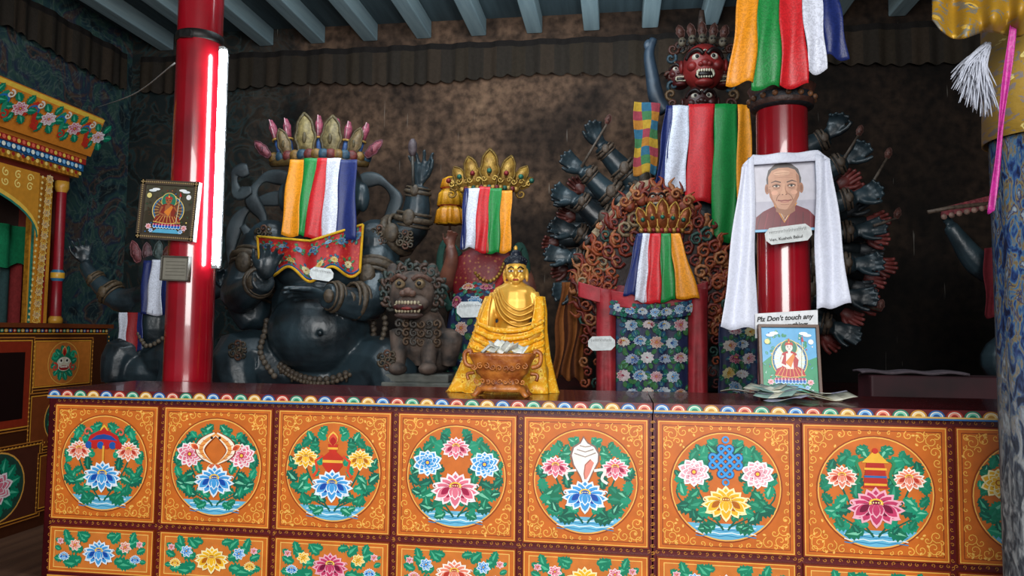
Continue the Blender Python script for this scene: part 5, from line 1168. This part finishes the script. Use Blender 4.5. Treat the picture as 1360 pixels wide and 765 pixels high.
for i in range(46):
    yy=y1-.02-.04*i; p.disc(yy,.12,.015,['#f0c850','#e86a50'][i%2],8); p.z=.0004; p.disc(yy,.075,.016,['#88c0e8','#f0f0e0'][i%2],8); p.disc(yy,.025,.014,['#f4d070','#a02820'][i%2],8)
make(p,'dentil_painting',MP,e)
mb=MB()
for i in range(5):
    q=atx(30+14*i,202+3*i,xf+.03); mb.ell(q,(.02,.05,.035),['#2c62a8','#e8b040','#c03828','#f0e8d8','#2c8a70'][i])
    for j in range(2): mb.tube([q+Vector((.02,.03*math.cos(a+j),.03*math.sin(a+j))) for a in [x_*.5 for x_ in range(9)]],.006,['#f0c050','#2c78b0'][j],5)
make(mb,'carved_bracket',MP,e)

# ================= RIGHT DRAPED PILLAR & CANOPY =================
yq=1.95; q=at(1330,500,yq); xc=q.x+.125
e=thing('draped_pillar','pillar wrapped in faded blue and white patterned textile','pillar',(xc,yq,0))
mb=MB(); mb.lathe([(.10,0),(.10,ZC-.15)],(xc,yq,0),'#5c1418',24); make(mb,'shaft',MRED,e)
def bw2():
    m,nt,b=newmat('faded_striped_textile'); setb(b,.9,spec=.2); v=coords(nt)
    sx=N(nt,'ShaderNodeSeparateXYZ'); nt.links.new(v,sx.inputs[0])
    nz=noise(nt,coords(nt,(1.4,1.4,.5)),34,4,1.2); c1=ramp(nt,[(.36,'#0c1430'),(.44,'#1c3464'),(.5,'#3c5c78'),(.55,'#6c5c34'),(.6,'#18244c'),(.68,'#78848c')],nz); c2=ramp(nt,[(.40,'#34383e'),(.5,'#5c6064'),(.6,'#84888a')],nz)
    mr=N(nt,'ShaderNodeMapRange'); nt.links.new(sx.outputs[2],mr.inputs[0]); mr.inputs[1].default_value=1.0; mr.inputs[2].default_value=1.4
    nt.links.new(mix(nt,c2,c1,mr.outputs[0]),b.inputs['Base Color']); bump(nt,b,noise(nt,v,90),.3); return m
mb=MB(); mb.lathe([(.118,.15),(.12,.5),(.122,1.3),(.123,1.6),(.125,at(1330,175,yq).z)],(xc,yq,0),'#fff',64,fold=.03,nf=13,cap=False); make(mb,'wrapped_textile',bw2(),e,solid=.003)
mb=MB(); zt1=at(1330,188,yq).z; zt0=at(1330,55,yq).z; mb.lathe([(.14,zt1),(.137,(zt0+zt1)/2),(.132,zt0+.4)],(xc,yq,0),'#fff',48,fold=.03,nf=9,cap=False); make(mb,'gold_brocade_band',brocade('gold_brocade','#8c7028','#c8b870','#5c4014','#4c5c80',30),e,solid=.003)
mb=MB()
def sw(u,v):
    x_=1238+140*u; return at(x_,-60+(60+26+26*math.sin(math.pi*u*1.0)*1+10*math.sin(u*9))*v,1.75-.05*math.sin(v*7+u*4)-.03*v-.02*math.sin(u*24))
mb.sheet(sw,60,30,'#fff'); make(mb,'yellow_brocade_swag',brocade('dull_gold_brocade','#8c6814','#b89438','#543a10','#2c5c70',20,.5),label='yellow brocade canopy swag hanging overhead by the wrapped pillar',cat='canopy',solid=.003)
mb=MB(); drape(mb,(1340,28),(1350,28),(1312,282),(1319,282),1.72,.006,1,'#a02478',3,nu=6); make(mb,'magenta_ribbon',MSK,label='narrow magenta silk ribbon hanging from the canopy',cat='ribbon',solid=.0015)
mb=MB(); rs=random.Random(5)
for i in range(300):
    a=at(1312+rs.uniform(-4,4),60+rs.uniform(-4,4),1.76+rs.uniform(-.01,.01)); an=rs.uniform(-.15,1.15); L=rs.uniform(45,92)
    dx,dy=-math.sin(an)*L*.62,math.cos(an)*L
    b_=at(1312+dx*.5-4,62+dy*.42,1.76+rs.uniform(-.04,.03)); c_=at(1312+dx+rs.uniform(-6,10),64+dy,1.76+rs.uniform(-.05,.03))
    mb.tube(cr([a,b_,c_],4),[.0016]*8+[.0005],'#a8acb8',4)
make(mb,'yak_tail_tassel',MC,label='white yak-hair tassel hanging from the canopy',cat='tassel',kind='stuff')

# ================= LIGHT =================
w=bpy.data.worlds.new('w'); sc.world=w; w.use_nodes=True; bgn=w.node_tree.nodes['Background']; bgn.inputs[0].default_value=(.6,.72,.85,1); bgn.inputs[1].default_value=.4
def area(loc,tgt,size,en,col,sy=None):
    l=bpy.data.lights.new('area','AREA'); l.energy=en; l.size=size; l.color=col
    if sy: l.shape='RECTANGLE'; l.size_y=sy
    o=bpy.data.objects.new('daylight_and_fill',l); sc.collection.objects.link(o); o.location=loc; o.rotation_euler=(Vector(tgt)-Vector(loc)).to_track_quat('-Z','Y').to_euler()
area((.2,-1.6,2.3),(-.2,3,1.35),2.4,225,(1,.99,.97),1.8)
area((-1.0,3.3,3.72),(-1.0,5.6,1.9),2.4,62,(.82,.93,1),.6)  # added fill lamp, not daylight: brightens the statues and back wall
area((-.6,4.9,3.2),(-.8,5.2,4.0),3.0,10,(.8,.92,1),.5)  # added uplight to brighten the ceiling beams, no such lamp in the room
